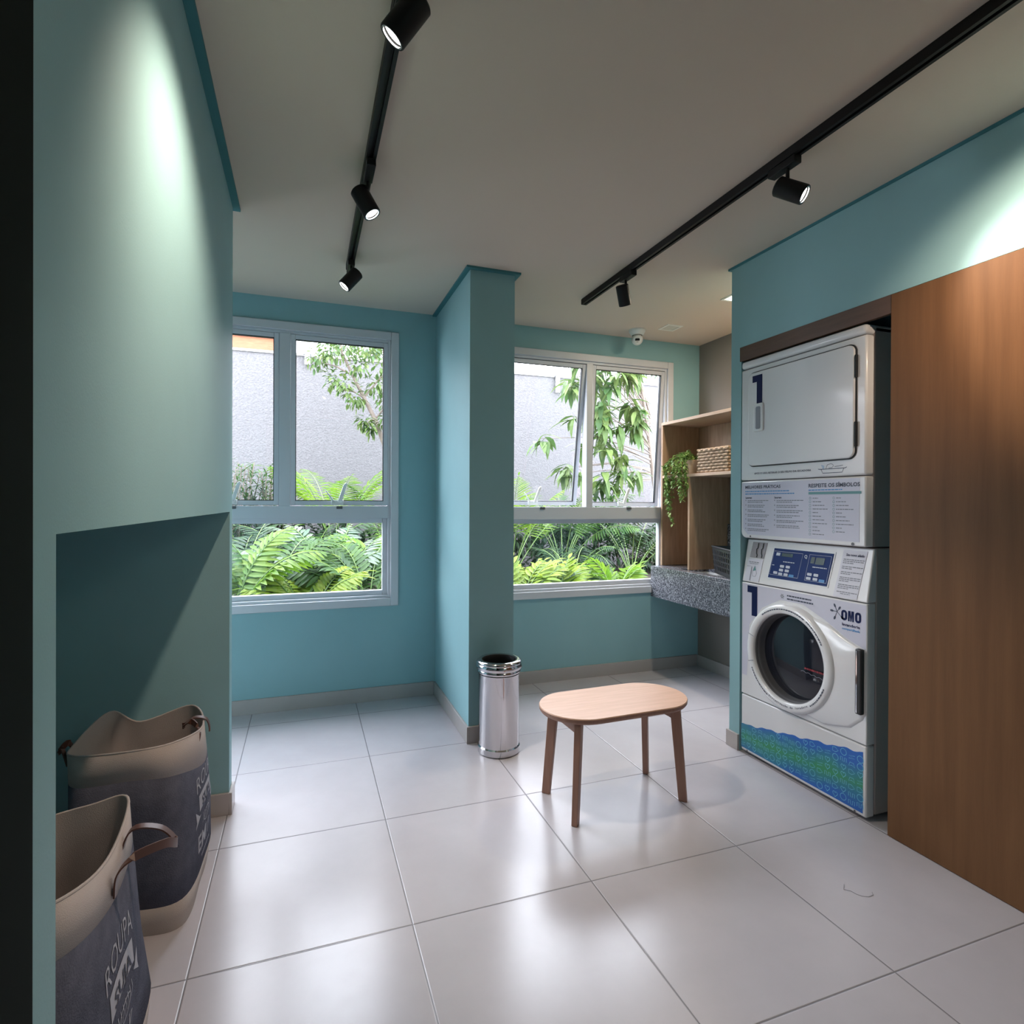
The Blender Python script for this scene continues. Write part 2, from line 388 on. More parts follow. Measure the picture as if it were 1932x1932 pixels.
# windows
def ring(mb, x0, x1, z0, z1, w, y0, y1):
    mb.box(x0, x0 + w, y0, y1, z0, z1); mb.box(x1 - w, x1, y0, y1, z0, z1)
    mb.box(x0 + w, x1 - w, y0, y1, z0, z0 + w); mb.box(x0 + w, x1 - w, y0, y1, z1 - w, z1)
def make_window(name, W, mulls, rail, tilts, hx):
    x0, x1, z0, z1 = W['x0'], W['x1'], W['z0'], W['z1']
    root = bpy.data.objects.new(name, None); COL.objects.link(root); root.location = ((x0 + x1) / 2, YB, z0); root['kind'] = 'structure'
    f = MB(); ring(f, x0, x1, z0, z1, .05, YB - .014, YB + .06); f.build('window_casing', M['alu'], root, bevel=.003, bseg=1)
    f = MB(); ring(f, x0 + .05, x1 - .05, z0 + .05, z1 - .05, .017, YB + .004, YB + .075)
    for mull in mulls: f.box(mull[0], mull[1], YB, YB + .07, rail[1], z1 - .065)
    f.box(x0 + .065, x1 - .065, YB - .002, YB + .07, rail[0], rail[1])
    # fixed light beads below the rail
    ring(f, x0 + .067, x1 - .067, z0 + .067, rail[0], .03, YB + .03, YB + .07)
    f.build('window_frame', M['alu'], root, bevel=.002, bseg=1)
    f = MB().box(x0 + .09, x1 - .09, YB + .048, YB + .053, z0 + .09, rail[0] - .012); f.build('fixed_pane', M['glass'], root)
    ed = [x0 + .067] + [q for mm in mulls for q in (mm[0] - .001, mm[1] + .001)] + [x1 - .067]
    for k, (a, c) in enumerate(zip(ed[::2], ed[1::2])):
        s0, s1 = rail[1] + .004, z1 - .069
        th = tilts[k]; hy, hz = YB + .03, s1
        def R(mb):
            mb.v = [(x, hy + (y - hy) * cos(th) - (z - hz) * sin(th), hz + (y - hy) * sin(th) + (z - hz) * cos(th)) for x, y, z in mb.v]; return mb
        s = MB(); ring(s, a, c, s0, s1, .028, YB + .006, YB + .045)
        so = R(s).build('sash', M['sash'], root, bevel=.002, bseg=1)
        s = MB(); ring(s, a + .026, c - .026, s0 + .026, s1 - .026, .006, YB + .008, YB + .03); R(s).build('gasket', M['gasket'], so)
        s = MB().box(a + .03, c - .03, YB + .02, YB + .025, s0 + .03, s1 - .03); R(s).build('pane', M['glass'], so)
        # white latch with lever
        h = hx[k]; s = MB()
        s.box(h - .036, h + .036, YB - .014, YB + .008, s0 + .002, s0 + .034)
        s.prism([(-.012, 0), (.012, 0), (.046, .115), (.038, .122), (.024, .11)], lambda p, q: (h + p + .012, YB - .022, s0 + .02 + q), lambda p, q: (h + p + .012, YB - .006, s0 + .02 + q))
        s.prism([(-.008, 0), (.008, 0), (-.045, .072), (-.056, .075)], lambda p, q: (h + p - .02, YB - .014, s0 + .02 + q), lambda p, q: (h + p - .02, YB - .006, s0 + .02 + q))
        R(s).build('latch', M['latch'], so, bevel=.003, bseg=2)
        s = MB().box(h - .006, h + .03, YB - .010, YB - .002, s0 - .022, s0 - .004); s.build('striker', M['rubber'], root)
    return root
make_window('window_1', W1, ((-1.175, -1.111), (-.515, -.451), (.145, .209)), (1.163, 1.241), (0, 0, 0, 0), (-1.6, -.8, -.12, .485))
make_window('window_2', W2, ((2.219, 2.270),), (1.149, 1.238), (radians(8.6), radians(4.6)), (1.86, 2.56))

# ------------------------------------------------------------------ joinery round the machines
root = thing('closet_surround', (XR, -1.34, 0), 'brown wood veneer panel and dark header rail framing the stacked washer and dryer', 'panelling')
MB().box(XR - .006, XR + .012, -4.29, -1.336, .002, 2.064).build('side_panel', M['wood'], root, bevel=.001, bseg=1)
MB().box(XR - .004, XR + .016, -1.335, -.535, 1.994, 2.066).build('header_rail', M['woodd'], root, bevel=.001, bseg=1)['label'] = 'dark brown header rail above the dryer'

# ------------------------------------------------------------------ stacked washer and dryer
U0 = -.555
def MU(u, z, d=0.0): return (XR - d, U0 - u, z)
def ubox(mb, u0, u1, z0, z1, d0, d1): return mb.box(XR - d1, XR - d0, U0 - u1, U0 - u0, z0, z1)
def rrect(u0, u1, z0, z1, r, n=6):
    P = []
    for cx_, cz_, a0 in ((u1 - r, z1 - r, 0), (u0 + r, z1 - r, 90), (u0 + r, z0 + r, 180), (u1 - r, z0 + r, 270)):
        for k in range(n + 1):
            a = radians(a0 + 90 * k / n); P.append((cx_ + r * cos(a), cz_ + r * sin(a)))
    return P
D = lambda d: (lambda a, c: MU(a, c, d))
wash = thing('washing_machine', (XR + .34, U0 - .345, 0), 'white front-loading washer with dark porthole and blue decal, below the dryer', 'washing machine')
b = MB(); ubox(b, .002, .69, .02, 1.088, -.70, -.045); b.build('cabinet', M['sidegrey'], wash, bevel=.006)
for (u, dd) in ((.06, -.08), (.63, -.08), (.06, -.64), (.63, -.64)):
    b = MB().tube([MU(u, 0, dd), MU(u, .022, dd)], .018, 14); b.build('foot', M['blackpl'], wash)
# lower panel
b = MB(); ubox(b, .002, .688, .014, .299, -.045, 0); low = b.build('lower_panel', M['white'], wash, bevel=.006)
# blue decal (print): wavy top edge
def top_edge(u): return .143 + (.274 - .143) * (u / .675) + .0035 * sin(u * 46) + .0025 * sin(u * 95 + 1)
dec = [(.003 + .672 * k / 48, top_edge(.003 + .672 * k / 48)) for k in range(49)]
b = MB(); vv = []
for u, zt in dec: vv += [(u, .028), (u, zt)]
b.add([MU(u, z, .0008) for u, z in vv], [(2 * i, 2 * i + 2, 2 * i + 3, 2 * i + 1) for i in range(48)])
m_ = mat('blue_green_print', (.01, .1, .4), rough=.35); t_ = m_.node_tree; p_ = t_.nodes['Principled BSDF']
g_ = N(t_, 'ShaderNodeNewGeometry'); s_ = N(t_, 'ShaderNodeSeparateXYZ'); t_.links.new(g_.outputs['Position'], s_.inputs[0])
def mth_(t, op, a, b=None, c=None):
    n = N(t, 'ShaderNodeMath', operation=op)
    for i, q in enumerate((a, b, c)):
        if q is None: continue
        if isinstance(q, (int, float)): n.inputs[i].default_value = q
        else: t.links.new(q, n.inputs[i])
    return n.outputs[0]
# diagonal band of green following the middle of the print
mid = mth_(t_, 'MULTIPLY_ADD', s_.outputs['Y'], -.085, .035)
dd_ = mth_(t_, 'ABSOLUTE', mth_(t_, 'SUBTRACT', s_.outputs['Z'], mid))
nz_ = N(t_, 'ShaderNodeTexNoise'); nz_.inputs['Scale'].default_value = 7; t_.links.new(g_.outputs['Position'], nz_.inputs['Vector'])
fac_ = mth_(t_, 'MULTIPLY_ADD', nz_.outputs['Fac'], .10, dd_)
rp_ = N(t_, 'ShaderNodeValToRGB'); t_.links.new(fac_, rp_.inputs[0]); e_ = rp_.color_ramp.elements
e_[0].position = .05; e_[0].color = (.03, .27, .12, 1); e_[1].position = .13; e_[1].color = (.012, .12, .48, 1)
x_ = e_.new(.09); x_.color = (.02, .20, .30, 1)
t_.links.new(rp_.outputs[0], p_.inputs['Base Color'])
dcl = b.build('blue_decal', m_, low)
random.seed(5)
b = MB(); F = D(.0016)
def heart(cx, cz, s): return [(cx + s * .9 * (16 * sin(t) ** 3) / 17, cz + s * (13 * cos(t) - 5 * cos(2 * t) - 2 * cos(3 * t) - cos(4 * t)) / 17) for t in [2 * pi * k / 22 for k in range(22)]]
col = 0; u = .018
while u < .668:
    z = .04 + (.006 if col % 2 else 0)
    while z < top_edge(u) - .018:
        k = random.choice('HOHMSDOMA'); s = .0135
        if k == 'H': b.stroke(heart(u, z + .008, s), .0022, F, True)
        elif k == 'O': b.stroke([(u + s * cos(a), z + .008 + s * sin(a)) for a in [2 * pi * q / 18 for q in range(18)]], .0022, F, True)
        elif k == 'M': b.stroke([(u - s, z), (u - s, z + .016), (u - s * .35, z + .016), (u - s * .3, z), (u + s * .3, z), (u + s * .35, z + .016), (u + s, z + .016), (u + s, z)], .0022, F)
        elif k == 'S': b.stroke([(u - s, z), (u + s, z + .004), (u - s, z + .011), (u + s, z + .016)], .0022, F)
        elif k == 'D': b.stroke([(u - s, z), (u - s, z + .016), (u, z + .018), (u + s, z + .008), (u, z - .001)], .0022, F, True)
        else: b.stroke([(u - s, z), (u - s * .6, z + .016), (u + s * .6, z + .016), (u + s, z), (u, z + .006)], .0022, F, True)
        z += .031
    u += .038; col += 1
b.build('decal_outline_pattern', mat('light_blue_print', (.18, .55, .72), rough=.5), low)
for u in (.045, .64): MB().disc(.005, .0012, MU(u, .021, 0), (-1, 0, 0), 12).build('screw', M['rubber'], low)
# front panel with round opening
CU, CZ, RR = .309, .558, .200
def hole_panel(u0, u1, z0, z1, cu, cz, r, d0, d1):
    ang = sorted(set([2 * pi * k / 72 for k in range(72)] + [atan2(z - cz, u - cu) % (2 * pi) for u in (u0, u1) for z in (z0, z1)]))
    inn, out = [], []
    for a in ang:
        ca, sa = cos(a), sin(a); tt = []
        if ca > 1e-9: tt.append((u1 - cu) / ca)
        if ca < -1e-9: tt.append((u0 - cu) / ca)
        if sa > 1e-9: tt.append((z1 - cz) / sa)
        if sa < -1e-9: tt.append((z0 - cz) / sa)
        t = min(tt); out.append((cu + ca * t, cz + sa * t)); inn.append((cu + ca * r, cz + sa * r))
    n = len(ang); mb = MB()
    mb.add([MU(*p, d1) for p in inn] + [MU(*p, d1) for p in out] + [MU(*p, d0) for p in inn] + [MU(*p, d0) for p in out],
           [(i, (i + 1) % n, n + (i + 1) % n, n + i) for i in range(n)] + [(2 * n + i, 3 * n + i, 3 * n + (i + 1) % n, 2 * n + (i + 1) % n) for i in range(n)]
           + [(n + i, n + (i + 1) % n, 3 * n + (i + 1) % n, 3 * n + i) for i in range(n)] + [(i, 2 * n + i, 2 * n + (i + 1) % n, (i + 1) % n) for i in range(n)])
    return mb
fp = hole_panel(.002, .688, .304, .868, CU, CZ, .222, -.045, 0).build('front_panel', M['white'], wash, bevel=.005)
# lilac film covering the upper part, cut along the diagonal
b = MB(); b.flat([(.006, .862), (.006, .40), (.04, .40), (.055, .66), (.14, .76), (.25, .815), (.38, .815), (.50, .765), (.60, .712), (.684, .684), (.684, .862)], D(.0006)); b.build('sticker_film', M['sticker'], fp)
one = lambda u, z, s: [(u, z), (u + .066 * s, z), (u + .066 * s, z - .148 * s), (u + .029 * s, z - .148 * s), (u + .029 * s, z - .034 * s), (u, z - .034 * s)]
b = MB().flat(one(.041, .856, 1.0), D(.0014)); b.build('number_one', M['navy'], fp)
b = MB()
for uo in (.573, .636): b.stroke(rrect(uo + .0048, uo + .0222, .7898, .8232, .008, 5), .0096, D(.0014), True)
b.flat([(.6045, .785), (.6045, .828), (.6155, .828), (.6175, .803), (.6195, .828), (.6305, .828), (.6305, .785), (.6235, .785), (.6235, .812), (.6195, .785), (.6155, .785), (.6115, .812), (.6115, .785)], D(.0014))
b.build('brand_lettering', M['navy'], fp)
b = MB()
for a, l in ((115, .034), (55, .026), (-42, .042), (-112, .038), (178, .032)):
    a = radians(a); c0 = (.553, .815)
    p1 = (c0[0] + l * cos(a), c0[1] + l * sin(a)); b.stroke([c0, p1], .0024, D(.0013))
    ex = [(l * .78 + .0085 * cos(q), .0045 * sin(q)) for q in [2 * pi * k / 12 for k in range(12)]]
    b.flat([(c0[0] + x * cos(a) - y * sin(a), c0[1] + x * sin(a) + y * cos(a)) for x, y in ex], D(.0014))
b.build('splash_emblem', M['navytxt'], fp)
b = MB(); put_text(b, 'lavanderia', .0165, D(.0014), .577, .763, bold=.0003, width=.081); b.build('word_lavanderia', M['navy'], fp)
b = MB(); put_text(b, 'compartilhada', .0135, D(.0014), .577, .747, bold=.0002, width=.081); b.build('word_compartilhada', M['blueprint'], fp)
b = MB()
for k in range(6):
    a = 2 * pi * k / 6; ex = [(.007 + .005 * cos(q), .0028 * sin(q)) for q in [2 * pi * j / 10 for j in range(10)]]
    b.flat([(.262 + x * cos(a) - y * sin(a), .834 + x * sin(a) + y * cos(a)) for x, y in ex], D(.0013))
b.build('flower_emblem', M['greyprint'], fp)
def bars(mb, u0, u1, z, h, f, seed, gap=.004):
    random.seed(seed); u = u0
    while u < u1 - .004:
        l = random.uniform(.006, .018); e = min(u + l, u1)
        mb.flat([(u, z), (e, z), (e, z + h), (u, z + h)], f); u = e + gap * .55
b = MB(); bars(b, .290, .428, .838, .0065, D(.0013), 1); bars(b, .290, .434, .823, .0065, D(.0013), 2); b.build('small_print', M['navytxt'], fp)

# porthole door: ring + side flap with the long grip
flap = []
for k in range(0, 25):
    a = radians(58 + (294 - 58) * k / 24); flap.append((CU + .247 * cos(a), CZ + .247 * sin(a)))
flap = [(.684, .676), (.60, .71), (.52, .752)] + flap + [(.50, .322), (.62, .352), (.672, .40), (.684, .425)]
b = MB(); n = len(flap)
ring_o = flap; ring_i = [(CU + .218 * cos(atan2(z - CZ, u - CU)), CZ + .218 * sin(atan2(z - CZ, u - CU))) for u, z in flap]
def dens(P):   # subdivide a closed outline
    Q = []
    for i in range(len(P)):
        a, c = P[i], P[(i + 1) % len(P)]; l = math.hypot(a[0] - c[0], a[1] - c[1]); k = max(1, int(l / .025))
        for j in range(k): Q.append((a[0] + (c[0] - a[0]) * j / k, a[1] + (c[1] - a[1]) * j / k))
    return Q
fo = dens(flap); fi = [(CU + .216 * cos(atan2(z - CZ, u - CU)), CZ + .216 * sin(atan2(z - CZ, u - CU))) for u, z in fo]
def inset(P, q): return [(u + (CU - u) * q, z + (CZ - z) * q) for u, z in P]
def dep(u): return .014 if u < .5 else .014 - .007 * (u - .5) / .19
rows = [[(u, z, 0) for u, z in fo], [(u, z, dep(u) * .7) for u, z in inset(fo, .012)], [(u, z, dep(u)) for u, z in inset(fo, .035)], [(u, z, .016) for u, z in fi]]
vsl = [MU(*p) for r_ in rows for p in r_]; n = len(fo)
b = MB(); b.add(vsl, [(i * n + k, i * n + (k + 1) % n, (i + 1) * n + (k + 1) % n, (i + 1) * n + k) for i in range(3) for k in range(n)])
door = b.build('porthole_door', M['white'], wash, smooth=True, angle=50)
b = MB().lathe([(.246, .0), (.245, .016), (.240, .026), (.232, .031), (.214, .032), (.206, .029), (.201, .022), (.2005, .012)], MU(CU, CZ, 0), (-1, 0, 0), 96)
ringo = b.build('door_ring', M['white'], door, smooth=True, angle=60)
b = MB().lathe([(.2005, .014), (.197, .008), (.198, .002), (.194, -.004), (.195, -.014), (.190, -.036)], MU(CU, CZ, 0), (-1, 0, 0), 96)
b.build('inner_gasket', M['rubber'], door, smooth=True)
prof = [(.190 * q, -.036 + .008 * (1 - q * q)) for q in (1, .9, .75, .6, .45, .3, .15, .001)]
b = MB().lathe(prof, MU(CU, CZ, 0), (-1, 0, 0), 96); gl = b.build('door_glass', M['drumglass'], door, smooth=True)
# print on the glass: wavy pale line under a row of red characters
b = MB(); b.stroke([(.345 + .15 * k / 30, .505 - .012 * k / 30 + .006 * abs(sin(k * .55))) for k in range(31)], .0018, D(-.0255)); b.build('pale_wavy_line', M['greyprint'], door)
b = MB(); bars(b, .365, .48, .520, .008, D(-.0255), 9); b.build('red_print', M['redprint'], door)
# ring lettering
b = MB()
def arc_text(s, r, a0, step, size, inward, bold=0.0):
    for i, ch in enumerate(s):
        if ch == ' ': continue
        a = radians(a0 + step * i)
        if inward: fr = lambda x, y: MU(CU + (r - y) * cos(a) - x * sin(a), CZ + (r - y) * sin(a) + x * cos(a), .0335)
        else: fr = lambda x, y: MU(CU + (r + y) * cos(a) + x * sin(a), CZ + (r + y) * sin(a) - x * cos(a), .0335)
        put_text(b, ch, size, fr, 0, 0, bold=bold, align='CENTER')
arc_text('higienização da lavadora', .221, 246, 2.55, .0125, True, .0004)
def arc_bars(a0, a1, r, h, seed):
    random.seed(seed); a = a0
    while a < a1:
        l = random.uniform(1.2, 4.0); q = [radians(a), radians(a + l)]
        b.add([MU(CU + rr * cos(x), CZ + rr * sin(x), .0335) for x in q for rr in (r, r + h)], [(0, 1, 3, 2)]); a += l + .8
arc_bars(205, 243, .220, .005, 3); arc_bars(309, 338, .220, .005, 4); arc_bars(62, 128, .220, .005, 6); arc_bars(28, 58, .220, .005, 7)
b.build('ring_lettering', M['navytxt'], door)
for a_ in (163, 197):
    a = radians(a_); b = MB().stroke([(CU + .20 * cos(a), CZ + .20 * sin(a)), (CU + .236 * cos(a), CZ + .236 * sin(a))], .003, D(.0328))
    b.build('hinge_joint', M['greyprint'], door)
b = MB(); ubox(b, .655, .683, .425, .688, .004, .026); gr = b.build('grip', M['blackpl'], door, bevel=.006); gr['label'] = 'long black grip strip'
b = MB(); ubox(b, .662, .667, .432, .68, .026, .028)
b.build('grip_highlight', M['chrome'], door)  # bright strip standing in for the highlight along the grip
# control panel (tilted back)
def dc(z): return -(z - .872) / .216 * .036
def MC(u, z, e=0.0): return MU(u, z, dc(z) + e)
b = MB(); b.add([MU(u, z, d) for u in (.002, .688) for z, d in ((.872, 0), (1.086, -.036), (1.086, -.06), (.872, -.06))],
                [(0, 1, 5, 4), (1, 2, 6, 5), (2, 3, 7, 6), (3, 0, 4, 7), (0, 3, 2, 1), (4, 5, 6, 7)])
cp = b.build('control_panel', M['white'], wash, bevel=.005)
C_ = lambda e: (lambda a, c: MC(a, c, e))
def quad(pts, name, mt, par, e): return MB().prism(pts, C_(0.0), C_(e)).build(name, mt, par)
fr = quad([(.163, .905), (.503, .905), (.521, 1.060), (.181, 1.060)], 'display_bezel', M['whiteline'], cp, .002)
sc_ = quad([(.170, .912), (.497, .912), (.513, 1.053), (.187, 1.053)], 'display_panel', M['screenblue'], wash, .004)
b = MB()
for P_ in ([(.190, 1.040), (.356, 1.040), (.343, .928), (.177, .928)], [(.393, 1.040), (.505, 1.040), (.494, .925), (.382, .925)]): b.stroke(P_, .0015, C_(.0048), True)
b.build('panel_outline', M['btn'], sc_)
for q4 in ([(.236, 1.018), (.300, 1.018), (.302, 1.034), (.238, 1.034)], [(.40, 1.002), (.42, 1.002), (.424, 1.03), (.404, 1.03)], [(.425, 1.00), (.47, 1.00), (.474, 1.03), (.43, 1.03)]): MB().flat(q4, C_(.005)).build('display', M['lcd'], sc_)
for (u, z) in ((.247, .972), (.281, .972), (.244, .954), (.278, .954), (.212, .939), (.242, .936), (.274, .936), (.404, .953), (.438, .953), (.401, .935), (.436, .935)):
    MB().flat(rrect(u - .012, u + .012, z - .006, z + .006, .003, 3), C_(.005)).build('panel_button', M['btn'], sc_)
MB().flat([(.203, 1.02), (.226, 1.02), (.228, 1.034), (.205, 1.034)], C_(.005)).build('panel_badge', M['btn'], sc_)
for (u, z) in ((.306, .934), (.470, .932)): MB().flat(rrect(u - .014, u + .014, z - .006, z + .006, .003, 3), C_(.005)).build('start_button', M['btnb'], sc_)
b = MB(); bars(b, .25, .32, .992, .004, C_(.005), 21); bars(b, .415, .488, .985, .004, C_(.005), 22); bars(b, .187, .20, .972, .003, C_(.005), 23); b.build('panel_print', M['btn'], sc_)
b = MB(); put_text(b, 'Q', .02, C_(.005), .365, 1.022, bold=.0006); b.build('brand_initial', M['btn'], sc_)
quad([(.034, .996), (.126, .996), (.136, 1.074), (.044, 1.074)], 'metal_photo_sticker', mat('grey_metal_print', (.28, .26, .28), rough=.4), cp, .002)
for o_ in (.078, .110):
    b = MB(); b.stroke([(o_ + .004, 1.07), (o_ + .003, 1.045), (o_ - .004, 1.04), (o_ - .002, 1.02), (o_ + .004, 1.01), (o_ + .002, .999)], .0055, C_(.0035)); b.build('black_hook_print', M['black'], cp)
pz = quad([(.016, .880), (.114, .880), (.124, .990), (.027, .990)], 'diagram_sticker', M['paper'], cp, .002)
b = MB(); b.stroke([(.025, .952), (.056, .952), (.052, .882)], .002, C_(.0028)); b.stroke([(.058, .95), (.055, .882)], .0035, C_(.0028))
b.stroke([(.064, .92), (.075, .955), (.095, .92), (.088, .905), (.07, .905)], .002, C_(.0028), True); bars(b, .035, .10, .972, .004, C_(.0028), 5); bars(b, .04, .095, .965, .003, C_(.0028), 6)
b.build('diagram_print', M['greyprint'], cp)
b = MB(); b.flat([(.066, .93), (.078, .958), (.088, .935)], C_(.0026)); b.build('teal_triangle_print', M['tealprint'], cp)
quad([(.532, .878), (.642, .878), (.664, 1.074), (.556, 1.074)], 'notice_sheet', M['paper'], cp, .002)
b = MB(); put_text(b, 'Seu novo aliado', .0155, C_(.003), .570, 1.050, bold=.0002, width=.083, shear=.2); b.build('notice_heading', M['navy'], cp)
b = MB(); zz = 1.034
for k, n_ in enumerate((3, 2, 2, 3, 3, 1)):
    for j in range(n_):
        o_ = .545 + (zz - .878) * .105; bars(b, o_, o_ + (.095 if j < n_ - 1 or n_ == 1 else .05), zz, .0034, C_(.003), 30 + k * 4 + j); zz -= .0075
    zz -= .0075
bars(b, .565, .61, .892, .003, C_(.003), 77)
b.build('notice_small_print', M['greyprint'], cp)

# dryer (its own thing, standing on the washer)
U0 = -.543
dry = thing('tumble_dryer', (XR + .34, U0 - .345, 1.09), 'white tumble dryer with blank square door, stacked on top of the washer', 'dryer')
b = MB(); ubox(b, .002, .69, 1.092, 1.984, -.70, -.045); b.build('cabinet', M['sidegrey'], dry, bevel=.006)
b = MB(); ubox(b, .001, .690, 1.383, 1.945, -.045, 0); df = b.build('front_panel', M['white'], dry, bevel=.008)
b = MB(); ubox(b, .001, .690, 1.949, 1.988, -.70, .003); b.build('top_cap', M['white'], dry, bevel=.014, bseg=3)
lowp = MB().prism([p for p in [(.004, 1.379), (.690, 1.379), (.690, 1.094)] + [(.035 - .031 * sin(radians(a)), 1.125 - .031 * cos(radians(a))) for a in (0, 22, 45, 68, 90)]], D(-.045), D(0.0)).build('lower_panel', M['white'], dry, bevel=.006)
P_ = rrect(.056, .650, 1.449, 1.920, .034, 8)
MB().prism(P_, D(0), D(.004)).build('door_gap', M['gasket'], df)
P_ = rrect(.0610, .6450, 1.4545, 1.9150, .029, 8)
dd = MB().prism(P_, D(.001), D(.013)).build('dryer_door', M['white'], dry, bevel=.004)
b = MB().flat(one(.092, 1.898, .97), D(.0140)); b.build('number_one', M['navy'], dd)
b = MB().prism(rrect(.103, .168, 1.62, 1.758, .012, 4), D(.012), D(.021)); hd = b.build('pull_handle', M['white'], dd, bevel=.004)
b = MB().prism(rrect(.122, .152, 1.632, 1.742, .008, 4), D(.0212), D(.0222)); b.build('handle_recess', M['greyprint'], dd)
for za, zb in ((1.50, 1.60), (1.78, 1.87)): b = MB(); ubox(b, .6490, .6530, za, zb, 0, .014); b.build('door_hinge', M['gasket'], dry)
b = MB(); put_text(b, 'APÓS O USO, RETIRAR O SEU FELPO DA SECADORA', .0125, D(.0012), .093, 1.4115, bold=.0002, width=.337); b.build('instruction_line', M['navytxt'], df)
b = MB(); b.stroke([(.467, 1.418), (.474, 1.416), (.598, 1.416), (.606, 1.420)], .0028, D(.0012)); b.stroke([(.482, 1.416), (.490, 1.399), (.584, 1.399), (.592, 1.416)], .0026, D(.0012))
b.stroke([(.506, 1.418), (.513, 1.434), (.530, 1.438), (.540, 1.434), (.543, 1.428), (.535, 1.420), (.520, 1.420)], .0018, D(.0012))
b.stroke([(.548, 1.424), (.588, 1.428)], .002, D(.0012))
b.build('tub_drawing', M['navytxt'], df)
b = MB()
for k in range(3): b.stroke([(.482 + .003 * k, 1.433 - .006 * k), (.490 + .003 * k, 1.431 - .006 * k), (.497, 1.427 - .004 * k)], .002, D(.0012))
b.build('water_marks', M['blueprint'], df)
b = MB().prism([(.012, 1.370), (.664, 1.372), (.664, 1.112), (.05, 1.112), (.02, 1.14)], D(0.0), D(.0008)); b.build('sticker_film', M['sticker'], lowp)
b = MB(); put_text(b, 'MELHORES PRÁTICAS', .0205, D(.0016), .034, 1.342, bold=.0005, width=.226); b.build('heading_lettering', M['navytxt'], lowp); b = MB(); put_text(b, 'RESPEITE OS SÍMBOLOS', .023, D(.0016), .418, 1.339, bold=.0006, width=.248)
b.build('heading_lettering', M['navytxt'], lowp)
for wd, u in (('Lavagem', .036), ('Secagem', .223)): b = MB(); put_text(b, wd, .0125, D(.0016), u, 1.292, bold=.0005); b.build('column_heading', M['navytxt'], lowp)
b = MB(); b.flat([(.418, 1.308), (.672, 1.308), (.672, 1.319), (.418, 1.319)], D(.0016)); b.build('teal_bar', M['tealprint'], lowp)
b = MB(); bars(b, .034, .315, 1.325, .0045, D(.0016), 51); bars(b, .034, .34, 1.3125, .0045, D(.0016), 52); b.build('subtitle_print', M['blueprint'], lowp); b = MB(); bars(b, .418, .59, 1.325, .0045, D(.0016), 53); b.build('subtitle_print', M['blueprint'], lowp)
bl = [MB() for _ in range(4)]; z = 1.280
for k in range(7):
    b = bl[0]; bars(b, .051, .189 - .02 * (k % 3), z, .0038, D(.0016), 60 + k); bars(b, .051, .15 + .01 * (k % 4), z - .008, .0038, D(.0016), 70 + k); b.flat([(.036, z), (.041, z), (.041, z + .006), (.036, z + .006)], D(.0016))
    if k < 6:
        b = bl[1]; bars(b, .237, .391 - .02 * (k % 2), z, .0038, D(.0016), 80 + k); bars(b, .237, .33 + .02 * (k % 3), z - .008, .0038, D(.0016), 90 + k); b.flat([(.223, z), (.228, z), (.228, z + .006), (.223, z + .006)], D(.0016))
    z -= .0235
z = 1.290
for k in range(11):
    bars(bl[2], .440, .468 + .016 * (k % 4), z, .0034, D(.0016), 100 + k)
    if k < 10: bars(bl[3], .557, .585 + .018 * (k % 4), z, .0034, D(.0016), 120 + k)
    z -= .0158
for b in bl: b.build('list_print', M['greyprint'], lowp)
b = MB(); z = 1.288
for k in range(11):
    b.stroke(rrect(.422, .431, z - .001, z + .008, .002, 2), .0014, D(.0016), True)
    if k < 10: b.stroke(rrect(.541, .550, z - .001, z + .008, .003, 2), .0014, D(.0016), True)
    z -= .0158
b.build('care_symbol_print', M['tealprint'], lowp)
for u, q in ((.07, .005), (.635, .007)): MB().disc(q, .0012, MU(u, 1.103), (-1, 0, 0), 12).build('screw', M['rubber'], lowp)

